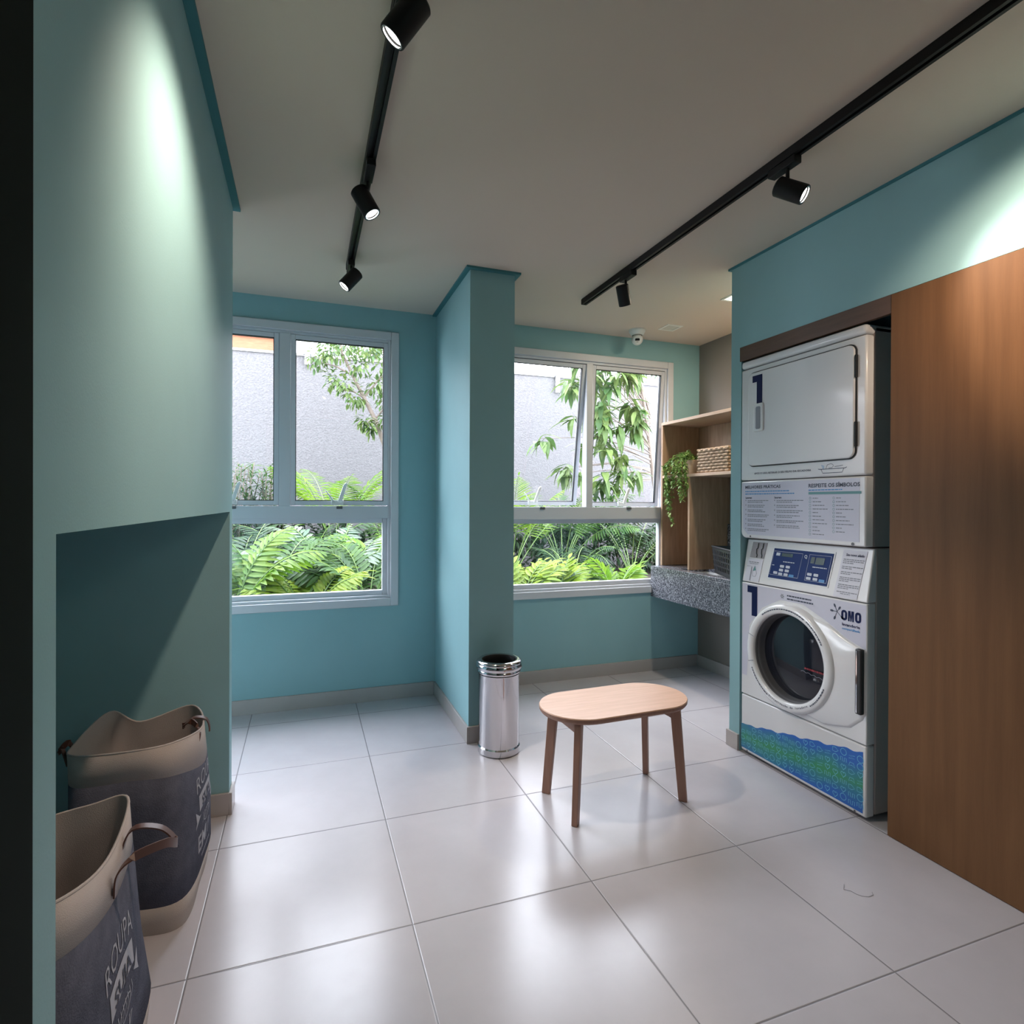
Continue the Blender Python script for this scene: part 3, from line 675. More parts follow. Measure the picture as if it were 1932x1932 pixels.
# ------------------------------------------------------------------ track lights
def track(name, x, y0, y1, label):
    r = thing(name, (x, y0, H), label, 'light track')
    b = MB()
    # U profile with slot
    b.box(x - .0175, x - .006, y1, y0, H - .032, H); b.box(x + .006, x + .0175, y1, y0, H - .032, H); b.box(x - .006, x + .006, y1, y0, H - .018, H)
    b.build('rail', M['black'], r)
    MB().box(x - .018, x + .018, y0, y0 + .012, H - .033, H).build('end_cap', M['black'], r, bevel=.002, bseg=1)
    return r
TX1, TX2 = .5075, 1.885
track('light_track', TX1, .155, -3.9, 'black ceiling track running over the left side of the room towards the first window')
track('light_track', TX2, .20, -3.9, 'black ceiling track running diagonally over the right side, near the washer wall')
def spotlight(tx, c, d, ya, label, power, angle, blend=.5, col=(1.0, .87, .72), size=.03, rad=.033):
    c = Vector(c); d = Vector(d).normalized(); L = .105
    r = thing('track_spotlight', (tx, ya, H - .032), label, 'spotlight', 'black spotlights on the ceiling tracks')
    MB().box(tx - .0165, tx + .0165, ya - .06, ya + .06, H - .060, H - .0325).build('adapter', M['black'], r, bevel=.003)
    back = c - d * L / 2; front = c + d * L / 2
    side = c - d * .012
    top = Vector((tx, min(max(side.y, ya - .05), ya + .05), H - .058))
    mid = Vector((top.x, top.y, top.z - .016))
    MB().tube([top, mid, side + (mid - side).normalized() * .02], .0065, 10).build('stem', M['black'], r, smooth=True)
    b = MB().lathe([(.0005, 0), (rad - .004, 0), (rad, .004), (rad, L - .003), (rad - .0015, L), (rad - .004, L), (rad - .004, L - .012), (rad - .005, L - .02)], back, d, 40)
    ho = b.build('housing', M['black'], r, smooth=True, angle=35)
    b = MB().lathe([(rad - .0045, L - .004), (rad - .0045, L - .0005), (rad - .0075, L - .0005), (rad - .0075, L - .004)], back, d, 40, close=True); b.build('trim_ring', M['steelring'], ho, smooth=True)
    MB().disc(rad - .0065, L - .010, back, d, 40).build('lens', M['lens_emit'], ho)
    ld = bpy.data.lights.new('bulb', 'SPOT'); ld.energy = power; ld.spot_size = radians(angle); ld.spot_blend = blend; ld.shadow_soft_size = size; ld.color = col
    lo = bpy.data.objects.new('bulb', ld); COL.objects.link(lo)
    lo.location = (front + d * .012) - r.location; lo.rotation_euler = d.to_track_quat('-Z', 'Y').to_euler(); lo.parent = r
    return r
spotlight(TX1, (.507, -1.582, 2.372), (-.579, .250, -.769), -1.52, 'black cylinder spotlight cut by the top edge of the photo, aimed at the left wall', 58, 98, .9, (1, .76, .58))
spotlight(TX1, (.500, -.734, 2.372), (.466, -.163, -.87), -.80, 'black cylinder spotlight, middle one on the left track, shining towards the camera', 62, 66)
spotlight(TX1, (.505, .036, 2.372), (-.629, -.046, -.776), .08, 'black cylinder spotlight at the far end of the left track by the first window', 16, 50)
spotlight(TX2, (1.892, -1.343, 2.362), (.508, -.669, -.543), -1.32, 'black cylinder spotlight on the right track aimed at the wooden panel side', 30, 60)
spotlight(TX2, (1.893, -2.35, 2.362), (.50, .40, -.30), -2.32, 'black spotlight on the right track nearest the camera, washing the wood panel wall', 95, 64, .75, (1.0, .76, .56))
spotlight(TX2, (1.874, -.266, 2.362), (.377, .289, -.88), -.29, 'black spotlight hanging straight down near the far end of the right track', 10, 50)

# unseen fill lamp, added behind the camera to brighten the room
r = thing('added_fill_lamp', (2.05, -3.75, H), 'added flat square fill lamp, unseen over the entrance end of the room', 'ceiling lamp')
MB().box(1.75, 2.35, -4.05, -3.45, H - .03, H).build('lamp_body', M['lightrim'], r)
MB().box(1.77, 2.33, -4.03, -3.47, H - .034, H - .031).build('diffuser', M['frost_on'], r)
ld = bpy.data.lights.new('bulb', 'AREA'); ld.size = .55; ld.energy = 6; ld.color = (1, .90, .80)
lo = bpy.data.objects.new('bulb', ld); COL.objects.link(lo); lo.location = (0, 0, -.05); lo.parent = r

# ------------------------------------------------------------------ alcove: counter, shelf unit, contents
cnt = thing('granite_counter', (2.98, .2, .56), 'speckled grey granite counter with deep front apron fixed below the oak shelving', 'counter')
b = MB(); hx0, hx1, hy0, hy1 = 2.845, 3.08, -.05, .56
b.box(2.765, hx0, -.455, YB - .002, .768, .795); b.box(hx1, 3.198, -.455, YB - .002, .768, .795)
b.box(hx0, hx1, -.455, hy0, .768, .795); b.box(hx0, hx1, hy1, YB - .002, .768, .795)
b.box(2.765, 2.787, -.455, YB - .002, .565, .768)
b.build('worktop', M['granite'], cnt, bevel=.0015, bseg=1)
MB().box(3.176, 3.198, -.455, .452, .796, 1.12).build('backsplash', M['granite'], cnt)
b = MB(); b.box(hx0 - .01, hx1 + .01, hy0 - .01, hy1 + .01, .60, .606)
b.box(hx0 - .01, hx0, hy0, hy1, .606, .767); b.box(hx1, hx1 + .01, hy0, hy1, .606, .767); b.box(hx0, hx1, hy0 - .01, hy0, .606, .767); b.box(hx0, hx1, hy1, hy1 + .01, .606, .767)
b.build('sink_basin', M['ceramic'], cnt)

sh = thing('wall_shelf_unit', (3.02, .2, .796), 'open oak shelf unit on the granite counter beside the second window', 'shelf')
SX = 2.85
MB().box(SX, 3.185, .780, .800, .797, 1.856).build('side_panel', M['oak'], sh, bevel=.001, bseg=1)
MB().box(SX, 3.197, -.455, .800, 1.857, 1.878).build('top_shelf', M['oakh'], sh, bevel=.001, bseg=1)
MB().box(SX, 3.185, -.455, .7795, 1.456, 1.476).build('middle_shelf', M['oakh'], sh, bevel=.001, bseg=1)
MB().box(SX, 3.185, .457, .477, .797, 1.4555).build('divider', M['oak'], sh, bevel=.001, bseg=1)
b = MB().box(3.186, 3.198, -.455, .780, 1.4565, 1.856); b.box(3.186, 3.198, .457, .780, .797, 1.4565); b.build('back_panel', M['oak'], sh)

# woven basket
bk = thing('woven_basket', (2.99, .25, 1.477), 'rectangular seagrass basket on the middle oak shelf', 'basket')
bx0, bx1, by0, by1, bz0, bz1 = 2.872, 3.12, .10, .395, 1.4775, 1.638
MB().box(bx0 + .006, bx1 - .006, by0 + .006, by1 - .006, bz0, bz1 - .012).build('basket_body', mat('seagrass_core', (.20, .12, .07), rough=.8), bk)
b = MB(); rows_ = 8; rh = (bz1 - bz0) / rows_
for r_ in range(rows_ + 1):
    z = bz0 + rh * min(r_, rows_ - .35) + rh * .45 if r_ < rows_ else bz1 - .004
    P_ = []
    def along(x0, y0, x1, y1, ph):
        n_ = 22
        for k in range(n_):
            t = k / n_; nx, ny = (y1 - y0), -(x1 - x0); l = math.hypot(nx, ny); o_ = .0055 * cos(pi * 6 * t * 2 + ph * pi)
            P_.append((x0 + (x1 - x0) * t + nx / l * o_, y0 + (y1 - y0) * t + ny / l * o_, z))
    ph = r_ % 2
    along(bx0, by1, bx0, by0, ph); along(bx0, by0, bx1, by0, ph); along(bx1, by0, bx1, by1, ph); along(bx1, by1, bx0, by1, ph)
    b.tube(P_ + [P_[0]], rh * (.48 if r_ < rows_ else .52), 6, caps=False)
b.build('woven_strand', M['weave'], bk, smooth=True)

# trailing plant in pale wooden pot
random.seed(11)
pp = thing('trailing_potted_plant', (2.95, .56, 1.477), 'green trailing plant in a pale wooden pot spilling over the middle oak shelf', 'plant')
b = MB().lathe([(.001, 0), (.072, 0), (.082, .085), (.082, .098), (.074, .098), (.070, .06), (.001, .058)], (2.945, .50, 1.4775), (0, 0, 1), 40)
b.build('wooden_pot', M['pot'], pp, smooth=True, angle=35)
def leafq(mb, p, d, n, L, W, bend=.25):
    """pointed leaf, 2 cross strips, folded along the midrib"""
    d = Vector(d).normalized(); n = Vector(n); n = (n - d * n.dot(d))
    n = n.normalized() if n.length > 1e-4 else d.orthogonal().normalized(); s = d.cross(n); p = Vector(p)
    prof = ((0, .0), (.22, .75), (.5, 1.0), (.78, .62), (1, .0)); V = []
    for t, w_ in prof:
        c = p + d * (L * t) - n * (bend * L * t * t); o_ = s * (W * .5 * w_)
        V += [c - o_ + n * (W * .12 * w_), c, c + o_ + n * (W * .12 * w_)]
    F_ = []
    for i in range(4):
        a = i * 3; F_ += [(a, a + 1, a + 4, a + 3), (a + 1, a + 2, a + 5, a + 4)]
    mb.add(V, F_)
lv = MB(); st = MB()
for k in range(26):
    a = random.uniform(-pi, pi); x0, y0 = 2.945 + .05 * cos(a), .50 + .05 * sin(a)
    front = k < 19
    if front:
        ex, ey = random.uniform(2.79, 2.84), random.choice((random.uniform(.44, .56), random.uniform(.55, .72))); drop = random.choice((.12, .2, .28, .38, .48, .58)) * random.uniform(.8, 1.05)
        drop *= max(.35, 1 - abs(ey - .60) * 2.6)
        pts = [(x0, y0, 1.56), ((x0 + ex) / 2, (y0 + ey) / 2, 1.62 + random.uniform(-.01, .03)), (ex, ey, 1.56)]
        n_ = int(drop / .035)
        for j in range(1, n_ + 1): pts.append((ex + random.uniform(-.006, .006), ey - .0016 * j * j * .3 + random.uniform(-.006, .006), 1.56 - j * .035))
    else:
        ex, ey = 2.945 + .13 * cos(a), .50 + .10 * sin(a); pts = [(x0, y0, 1.56), ((x0 + ex) / 2, (y0 + ey) / 2, 1.62), (min(ex, 3.1), max(ey, .44), 1.60)]
    st.tube(pts, .0014, 5)
    for i in range(len(pts) - 1):
        for q in range(8 if i < 2 else 6):
            t = random.random(); p = Vector(pts[i]).lerp(Vector(pts[i + 1]), t)
            aa = random.uniform(0, 2 * pi); leafq(lv, p, (cos(aa), sin(aa), random.uniform(-.9, .4)), (0, 0, 1), random.uniform(.018, .032), random.uniform(.012, .018))
lv.build('foliage', M['lf_pot'], pp); st.build('stem', M['stemg'], pp)

# dark crate standing on the counter
cr_ = thing('plastic_crate', (2.93, .12, .796), 'charcoal slotted plastic crate standing on the granite counter, partly behind the teal wall', 'crate')
A = Vector((2.785, -.045, 0)); e1 = Vector((.15, .35, 0)).normalized(); e2 = Vector((e1.y, -e1.x, 0))
def crp(s, t, z): # s along e1 (0..1), t along e2 (0..1)
    g = .02 * (z - .796) / .17; p = A + e1 * (s * .36) + e2 * (t * .24); c = A + e1 * .18 + e2 * .12
    d_ = (p - c); p = c + d_ * (1 + g * 5); return (p.x, p.y, z)
b = MB(); Z0, Z1 = .7965, .975
corners = [(0, 0), (1, 0), (1, 1), (0, 1)]
for i in range(4):
    (s0, t0), (s1, t1) = corners[i], corners[(i + 1) % 4]; nn = 11; ins = .02
    def q_(f, z, inn=0): 
        s, t = s0 + (s1 - s0) * f, t0 + (t1 - t0) * f
        s = .5 + (s - .5) * (1 - inn * .02); t = .5 + (t - .5) * (1 - inn * .028); return crp(s, t, z)
    def slab(f0, f1, za, zb):
        b.add([q_(f, z, k) for k in (0, 1) for f in (f0, f1) for z in (za, zb)], [(0, 1, 3, 2), (4, 6, 7, 5), (0, 4, 5, 1), (2, 3, 7, 6), (0, 2, 6, 4), (1, 5, 7, 3)])
    for za, zb in ((Z0, Z0 + .025), (Z0 + .05, Z0 + .06), (Z0 + .085, Z0 + .095), (Z0 + .12, Z0 + .13), (Z1 - .022, Z1)): slab(0, 1, za, zb)
    for k in range(nn): slab(k / nn, k / nn + .045, Z0 + .025, Z1 - .022)
b.build('slotted_side', M['crate'], cr_)
b = MB(); b.add([crp(s, t, z) for z in (Z0, Z0 + .004) for s, t in ((0, 0), (1, 0), (1, 1), (0, 1))], [(0, 1, 2, 3), (4, 7, 6, 5), (0, 4, 5, 1), (1, 5, 6, 2), (2, 6, 7, 3), (3, 7, 4, 0)]); b.build('crate_base', M['crate'], cr_)
b = MB(); P_ = [crp(s, t, Z1) for s, t in corners]; b.tube(P_ + [P_[0]], .006, 6, caps=False); b.build('crate_rim', M['crate'], cr_)

# ceiling fittings
sc2 = thing('dome_camera', (2.52, .62, H), 'small white dome security camera on the ceiling above the second window', 'camera')
c0 = Vector((2.52, .62, H))
MB().lathe([(.001, 0), (.058, 0), (.058, -.012), (.052, -.022), (.044, -.036), (.036, -.04)], c0, (0, 0, 1), 40).build('ceiling_base', M['cam'], sc2, smooth=True, angle=40)
dcam = (Vector((.9, -2.3, 1.4)) - c0).normalized(); cc = c0 + Vector((0, 0, -.068))
b = MB(); pr = [(.040 * sin(radians(a)), .040 * cos(radians(a))) for a in range(180, 20, -12)] + [(.026, .034), (.001, .034)]
eye = b.lathe([(max(r_, .0008), h_) for r_, h_ in pr], cc, dcam, 40).build('eyeball', M['cam'], sc2, smooth=True, angle=50)
s_ = dcam.cross(Vector((0, 0, 1))).normalized(); t_u = s_.cross(dcam)
fe = lambda a, c: cc + dcam * .0352 + s_ * a + t_u * c
MB().flat([(-.016, -.006), (.016, -.006), (.016, .010), (-.016, .010)], fe).build('lens_window', M['black'], eye)
MB().flat([(-.007, -.018), (.007, -.018), (.007, -.014), (-.007, -.014)], fe).build('sensor_slot', M['black'], eye)
def downlight(x, y, on, label):
    r = thing('recessed_downlight', (x, y, H), label, 'downlight')
    b = MB(); s = .062
    b.box(x - s, x - s + .016, y - s, y + s, H - .004, H); b.box(x + s - .016, x + s, y - s, y + s, H - .004, H)
    b.box(x - s + .016, x + s - .016, y - s, y - s + .016, H - .004, H); b.box(x - s + .016, x + s - .016, y + s - .016, y + s, H - .004, H)
    b.build('square_rim', M['lightrim'], r)
    MB().box(x - s + .016, x + s - .016, y - s + .016, y + s - .016, H - .0015, H - .0005).build('diffuser', M['frost_on' if on else 'frost'], r)
    if on:
        ld = bpy.data.lights.new('bulb', 'AREA'); ld.size = .09; ld.energy = 13; ld.color = (1, .84, .64)
        lo = bpy.data.objects.new('bulb', ld); COL.objects.link(lo); lo.location = (0, 0, -.006); lo.parent = r
downlight(2.706, .49, False, 'unlit square recessed downlight in the ceiling right of the dome camera')
downlight(2.72, -.135, True, 'lit square recessed downlight half hidden behind the corner of the teal wall')

# ------------------------------------------------------------------ bench
bx, by, bt, bl, bw, br = 1.5525, -.7403, .4196, .6775, .3448, radians(1.7)
ben = thing('bench', (bx, by, 0), 'small beech bench with rounded oblong seat standing on the grey tiles', 'bench')
def BR(x, y, z): return (bx + x * cos(br) - y * sin(br), by + x * sin(br) + y * cos(br), z)
out = []
for k in range(64):
    a = 2 * pi * k / 64; out.append((math.copysign(1, cos(a)) * (bl - bw) / 2 + cos(a) * bw / 2, sin(a) * bw / 2))
b = MB(); prof = ((0, -.010), (.0, -.0022), (.0022, 0))
n = len(out)
def sc_out(s, z): return [BR(x - math.copysign(s, x) * abs(x) / (bl / 2), y * (1 - s / (bw / 2)), z) for x, y in out]
R_ = [sc_out(.006, bt - .0235), sc_out(.001, bt - .016), sc_out(0, bt - .004), sc_out(.002, bt)]
b.add([p for r_ in R_[:3] for p in r_], [(i * n + k, i * n + (k + 1) % n, (i + 1) * n + (k + 1) % n, (i + 1) * n + k) for i in range(2) for k in range(n)] + [tuple(range(n - 1, -1, -1))])
st_ = MB(); st_.add([p for r_ in R_[2:] for p in r_], [(k, (k + 1) % n, n + (k + 1) % n, n + k) for k in range(n)] + [tuple(range(n, 2 * n))])
st = st_.build('seat', M['beech'], ben, smooth=True, angle=25)
b.build('seat_edge', M['beech_shaded'], st, smooth=True, angle=25)  # edge split from the seat to carry the darker, shaded beech
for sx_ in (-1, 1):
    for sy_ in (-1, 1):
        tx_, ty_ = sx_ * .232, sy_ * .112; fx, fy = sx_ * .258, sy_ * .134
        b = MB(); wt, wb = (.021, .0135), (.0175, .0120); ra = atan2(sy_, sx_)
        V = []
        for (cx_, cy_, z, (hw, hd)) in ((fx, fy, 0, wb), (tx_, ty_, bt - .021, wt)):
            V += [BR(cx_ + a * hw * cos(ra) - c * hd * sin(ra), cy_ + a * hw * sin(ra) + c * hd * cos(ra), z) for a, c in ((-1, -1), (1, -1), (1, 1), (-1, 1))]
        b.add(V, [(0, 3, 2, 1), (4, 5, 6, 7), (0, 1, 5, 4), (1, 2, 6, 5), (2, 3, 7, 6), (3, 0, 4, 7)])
        b.build('leg', M['beech_shaded'], ben, bevel=.002, bseg=1)
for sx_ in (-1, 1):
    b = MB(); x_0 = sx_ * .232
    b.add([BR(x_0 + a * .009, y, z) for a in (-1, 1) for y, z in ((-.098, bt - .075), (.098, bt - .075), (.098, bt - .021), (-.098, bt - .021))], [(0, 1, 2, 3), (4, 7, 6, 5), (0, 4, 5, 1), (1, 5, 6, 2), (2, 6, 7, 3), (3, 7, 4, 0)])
    b.build('cross_rail', M['beech_shaded'], ben)

# stray thread on the floor
b = MB().tube([(1.987, -1.490, .0009), (1.963, -1.509, .0009), (1.978, -1.522, .0009), (1.982, -1.540, .0009), (1.990, -1.552, .0009), (2.009, -1.562, .0009), (2.030, -1.560, .0009), (2.039, -1.549, .0009)], .0005, 5)
tag(b.build('loose_thread', M['rubber']), 'thin curled thread lying on the floor tile in front of the washer', 'thread')

# ------------------------------------------------------------------ steel bin
cx_, cy_ = 1.232, -.140
tb = thing('waste_bin', (cx_, cy_, 0), 'tall polished steel cylindrical bin standing against the teal column', 'bin')
b = MB().lathe([(.001, .001), (.104, .001), (.108, .005), (.108, .034), (.103, .040), (.104, .043), (.104, .395), (.106, .400), (.100, .402)], (cx_, cy_, 0), (0, 0, 1), 72)
b.build('body', M['chrome'], tb, smooth=True, angle=35)
b = MB().lathe([(.106, .404), (.110, .408), (.111, .416), (.108, .421), (.114, .425), (.1185, .434), (.1185, .444), (.114, .452), (.116, .457), (.113, .464), (.104, .470), (.094, .471), (.087, .468)], (cx_, cy_, 0), (0, 0, 1), 72)
b.build('rim_lid', M['chrome'], tb, smooth=True, angle=50)
MB().lathe([(.087, .468), (.083, .462), (.082, .44), (.082, .37)], (cx_, cy_, 0), (0, 0, 1), 72).build('black_opening', M['black'], tb, smooth=True)
MB().disc(.0815, .372, (cx_, cy_, 0), (0, 0, 1)).build('bin_liner', M['black'], tb)

# ------------------------------------------------------------------ laundry bags
def crom(P, per=8):
    n = len(P); Q = []
    for i in range(n):
        p0, p1, p2, p3 = [Vector(P[(i + k) % n]) for k in (-1, 0, 1, 2)]
        for j in range(per):
            t = j / per
            Q.append(.5 * ((2 * p1) + (p2 - p0) * t + (2 * p0 - 5 * p1 + 4 * p2 - p3) * t * t + (3 * p1 - p0 - 3 * p2 + p3) * t ** 3))
    return Q
def bag(name, rim, bandh, mids, base, label, face, handles):
    cxx = sum(p[0] for p in base) / len(base); cyy = sum(p[1] for p in base) / len(base)
    r = thing(name, (cxx, cyy, 0), label, 'laundry bag')
    rimc = crom(rim); lowb = crom([(m_[0], m_[1], z) for m_, z in zip(mids[0], bandh)])
    midc = crom([(q[0], q[1], .25) for q in mids[1]]); botb = crom([(q[0], q[1], .085) for q in mids[2]]); basec = crom([(q[0], q[1], .002) for q in base])
    n = len(rimc)
    def loft(rs, name_, mt, s=.005):
        b = MB(); b.add([p for q in rs for p in q], [(i * n + k, i * n + (k + 1) % n, (i + 1) * n + (k + 1) % n, (i + 1) * n + k) for i in range(len(rs) - 1) for k in range(n)])
        return b.build(name_, mt, r, smooth=True, solid=s, angle=60)
    def lerp(a, c, t): return [p.lerp(q, t) for p, q in zip(a, c)]
    loft([lowb, lerp(lowb, midc, .5), midc, lerp(midc, botb, .5), botb], 'bag_body', M['felt'])
    loft([rimc, lerp(rimc, lowb, .5), lowb], 'top_band', M['canvas'], .005)
    b = MB(); rs = [botb, lerp(botb, basec, .55), basec]
    b.add([p for q in rs for p in q], [(i * n + k, i * n + (k + 1) % n, (i + 1) * n + (k + 1) % n, (i + 1) * n + k) for i in range(2) for k in range(n)] + [tuple(range(2 * n, 3 * n))])
    b.build('bottom_band', M['canvas'], r, smooth=True, solid=.006, angle=60)
    # lining
    c3 = Vector((cxx, cyy, 0))
    def ins(q, s): return [Vector((c3.x + (p.x - c3.x) * s, c3.y + (p.y - c3.y) * s, p.z)) for p in q]
    rs = [ins(rimc, .985), ins(lowb, .955), ins(midc, .94), ins(botb, .93)]
    b = MB(); b.add([p for q in rs for p in q], [(i * n + k, i * n + (k + 1) % n, (i + 1) * n + (k + 1) % n, (i + 1) * n + k) for i in range(3) for k in range(n)] + [tuple(range(3 * n, 4 * n))])
    b.build('lining', M['canvas'], r, smooth=True, angle=60)
    # rim piping
    b = MB(); b.tube(list(rimc) + [rimc[0]], .0032, 8, caps=False); b.build('rim_piping', M['canvas'], r, smooth=True)
    # printed end panel : map (s, z) with s = distance along y from the panel centre
    def surf(y, z):
        # the +x side of the loft at this y and z
        best = None
        lv_ = [rimc, lowb, midc, botb, basec]; zs = [None, None, .25, .085, .002]
        def xat(q):
            bx_ = -9; bz_ = 0
            for i in range(n):
                a, c = q[i], q[(i + 1) % n]
                if (a.y - y) * (c.y - y) <= 0 and abs(a.y - c.y) > 1e-9:
                    t = (y - a.y) / (c.y - a.y); x_ = a.x + (c.x - a.x) * t
                    if x_ > bx_: bx_ = x_; bz_ = a.z + (c.z - a.z) * t
            return bx_, bz_
        X = [xat(q) for q in lv_]
        for i in range(4):
            (xa, za), (xb, zb) = X[i], X[i + 1]
            if za >= z >= zb: return xa + (xb - xa) * (za - z) / (za - zb)
        return X[2][0]
    yc = face
    FS = lambda s, z: (surf(yc + s, z) + .0036, yc + s, z)
    b = MB()
    put_text(b, 'ROUPA', .070, FS, 0, .352, bold=-.0004, align='CENTER', width=.19, arch=-1.9)
    bn = [(-.085, .315), (.085, .315), (.085, .275), (-.085, .275)]
    def grid(P0, P1, z0, z1, nn=10):
        for k in range(nn):
            a, c = P0 + (P1 - P0) * k / nn, P0 + (P1 - P0) * (k + 1) / nn; f0 = lambda s: -1.6 * s * s
            b.add([FS(a, z0 + f0(a)), FS(c, z0 + f0(c)), FS(c, z1 + f0(c)), FS(a, z1 + f0(a))], [(0, 1, 2, 3)])
    grid(-.082, .082, .285, .335)
    b.flat([(-.084, .262), (-.112, .285), (-.108, .252), (-.118, .232), (-.07, .262)], FS); b.flat([(.084, .262), (.112, .285), (.108, .252), (.118, .232), (.07, .262)], FS)
    for k in range(7):
        a = -.05 + k * .0166; b.stroke([(a, .258), (a + .006, .24), (a - .004, .225)], .003, FS)
    b.stroke([(.04 * cos(t), .235 + .018 * sin(t)) for t in [2 * pi * k / 20 for k in range(20)]], .003, FS, True)
    put_text(b, 'EM', .074, FS, -.098, .150, bold=.0012, width=.088)
    b.stroke([(.0, .150), (.0, .20)], .007, FS); b.stroke([(.03, .150), (.03, .20), (.05, .195), (.03, .175)], .006, FS)
    for k in range(9): b.flat([(-.06 + k * .014, .120), (-.051 + k * .014, .120), (-.051 + k * .014, .128), (-.06 + k * .014, .128)], FS)
    b.build('fabric_print', M['printw'], r)
    b = MB(); put_text(b, 'SUJA', .042, lambda s, z: (FS(s, z)[0] + .0012, FS(s, z)[1], FS(s, z)[2]), 0, .289, bold=.0008, align='CENTER', width=.12, arch=-1.6)
    b.build('banner_lettering', M['felt'], r)
    for h in handles:
        pts = crom([h[0]] + h, 6)[6:-6] if len(h) > 2 else h
        pts = [Vector(p) for p in pts]; b = MB(); wv = Vector((0, 0, 0))
        V = []; 
        for i, p in enumerate(pts):
            t = (pts[min(i + 1, len(pts) - 1)] - pts[max(i - 1, 0)]).normalized()
            s = Vector((0, 1, 0)) if abs(t.y) < .6 else Vector((0, 0, 1))
            s = (s - t * s.dot(t)).normalized(); nn = t.cross(s)
            V += [p + s * a * .0095 + nn * c * .0016 for a, c in ((-1, -1), (1, -1), (1, 1), (-1, 1))]
        L_ = len(pts); b.add(V, [(i * 4 + k, i * 4 + (k + 1) % 4, (i + 1) * 4 + (k + 1) % 4, (i + 1) * 4 + k) for i in range(L_ - 1) for k in range(4)] + [(3, 2, 1, 0), tuple(range(4 * L_ - 4, 4 * L_))])
        b.build('leather_handle', M['leather'], r, smooth=True, angle=35)
    return r
# far bag: near-left, near-mid, near-right corner, handle end, far-right, far-mid, far-left, left end
rimA = [(-.345, -.90, .515), (-.184, -.985, .541), (-.078, -.955, .541), (-.024, -.79, .524), (-.091, -.58, .528), (-.249, -.585, .490), (-.337, -.60, .540), (-.392, -.76, .495)]
midA = [[(-.335, -.93), (-.184, -.985), (-.074, -.965), (-.020, -.78), (-.075, -.57), (-.24, -.56), (-.345, -.59), (-.385, -.76)],
        [(-.33, -.96), (-.184, -.995), (-.060, -.975), (-.016, -.78), (-.05, -.58), (-.22, -.55), (-.345, -.58), (-.375, -.77)],
        [(-.32, -.975), (-.184, -.995), (-.050, -.985), (-.022, -.78), (-.042, -.58), (-.2, -.56), (-.335, -.58), (-.36, -.77)]]
bandA = [.435, .456, .446, .405, .43, .42, .44, .42]
baseA = [(-.32, -.97), (-.184, -.985), (-.052, -.978), (-.036, -.78), (-.05, -.59), (-.2, -.57), (-.33, -.59), (-.35, -.77)]
bag('laundry_bag', rimA, bandA, midA, baseA, 'charcoal laundry bag with cream top band, farther from the camera in the niche', -.78,
    [[(-.030, -.83, .475), (-.026, -.83, .520), (-.055, -.80, .545), (-.085, -.775, .525), (-.055, -.755, .542), (-.020, -.735, .525), (-.013, -.735, .475)], [(-.392, -.80, .45), (-.41, -.79, .50), (-.425, -.77, .485), (-.41, -.74, .50), (-.395, -.73, .45)]])
rimB = [(-.30, -1.80, .60), (-.19, -1.83, .615), (-.088, -1.76, .603), (-.080, -1.54, .545), (-.105, -1.315, .556), (-.19, -1.28, .535), (-.30, -1.30, .52), (-.40, -1.55, .56)]
midB = [[(-.30, -1.80), (-.19, -1.82), (-.082, -1.77), (-.070, -1.54), (-.100, -1.315), (-.19, -1.28), (-.30, -1.30), (-.39, -1.55)],
        [(-.30, -1.80), (-.19, -1.81), (-.072, -1.77), (-.052, -1.54), (-.085, -1.305), (-.19, -1.26), (-.31, -1.28), (-.38, -1.55)],
        [(-.30, -1.80), (-.19, -1.80), (-.068, -1.77), (-.052, -1.54), (-.070, -1.275), (-.19, -1.24), (-.31, -1.26), (-.36, -1.55)]]
bandB = [.50, .52, .515, .462, .472, .45, .44, .47]
baseB = [(-.30, -1.79), (-.19, -1.79), (-.080, -1.76), (-.066, -1.54), (-.078, -1.255), (-.19, -1.23), (-.31, -1.25), (-.35, -1.55)]
bag('laundry_bag', rimB, bandB, midB, baseB, 'charcoal laundry bag with brown leather loop, the nearer bag cut by the niche edge', -1.555,
    [[(-.064, -1.565, .475), (-.060, -1.562, .518), (-.035, -1.548, .538), (.012, -1.50, .530), (.024, -1.455, .505), (-.010, -1.44, .535), (-.062, -1.452, .548), (-.080, -1.462, .50)], ])

# ------------------------------------------------------------------ garden
GZ = .30
tag(MB().box(-6, 14, 1.0, 14, GZ - .3, GZ).build('garden_ground', M['soil']), 'dark planted soil of the garden outside the windows', 'ground', kind='structure')
gw = thing('garden_wall', (3, 5.1, GZ), 'pale textured stucco boundary wall with white capping beyond the windows', 'wall')
MB().box(-6, 14, 5.0, 5.2, GZ, 3.17).build('stucco_face', M['stucco'], gw)
MB().box(-6, 14, 4.98, 5.22, 3.17, 3.20).build('capping', M['cap'], gw)
for x in (.323, 3.89):
    g = thing('white_pipe', (x, 4.97, 2.9), 'white pipe end hanging down the garden wall, behind the %s window' % ('first' if x < 2 else 'second'), 'pipe', 'white pipe ends on the garden wall')
    MB().tube([(x, 4.955, 2.93 + (.12 if x < 2 else 0)), (x, 4.955, 3.42)], .035, 14).build('pipe_tube', M['cap'], g, smooth=True)
    MB().box(x - .05, x + .05, 4.92, 4.99, 3.18, 3.21).build('pipe_bracket', M['cap'], g)
bd = thing('brick_building', (-3, 9.5, 0), 'orange brick building end showing above the garden wall behind the first window', 'building')
MB().box(-7, -.02, 9, 10, 0, 4.42).build('brick_wall', M['brick'], bd)
MB().box(-7, .02, 8.95, 10, 4.42, 4.9).build('parapet', M['render'], bd)

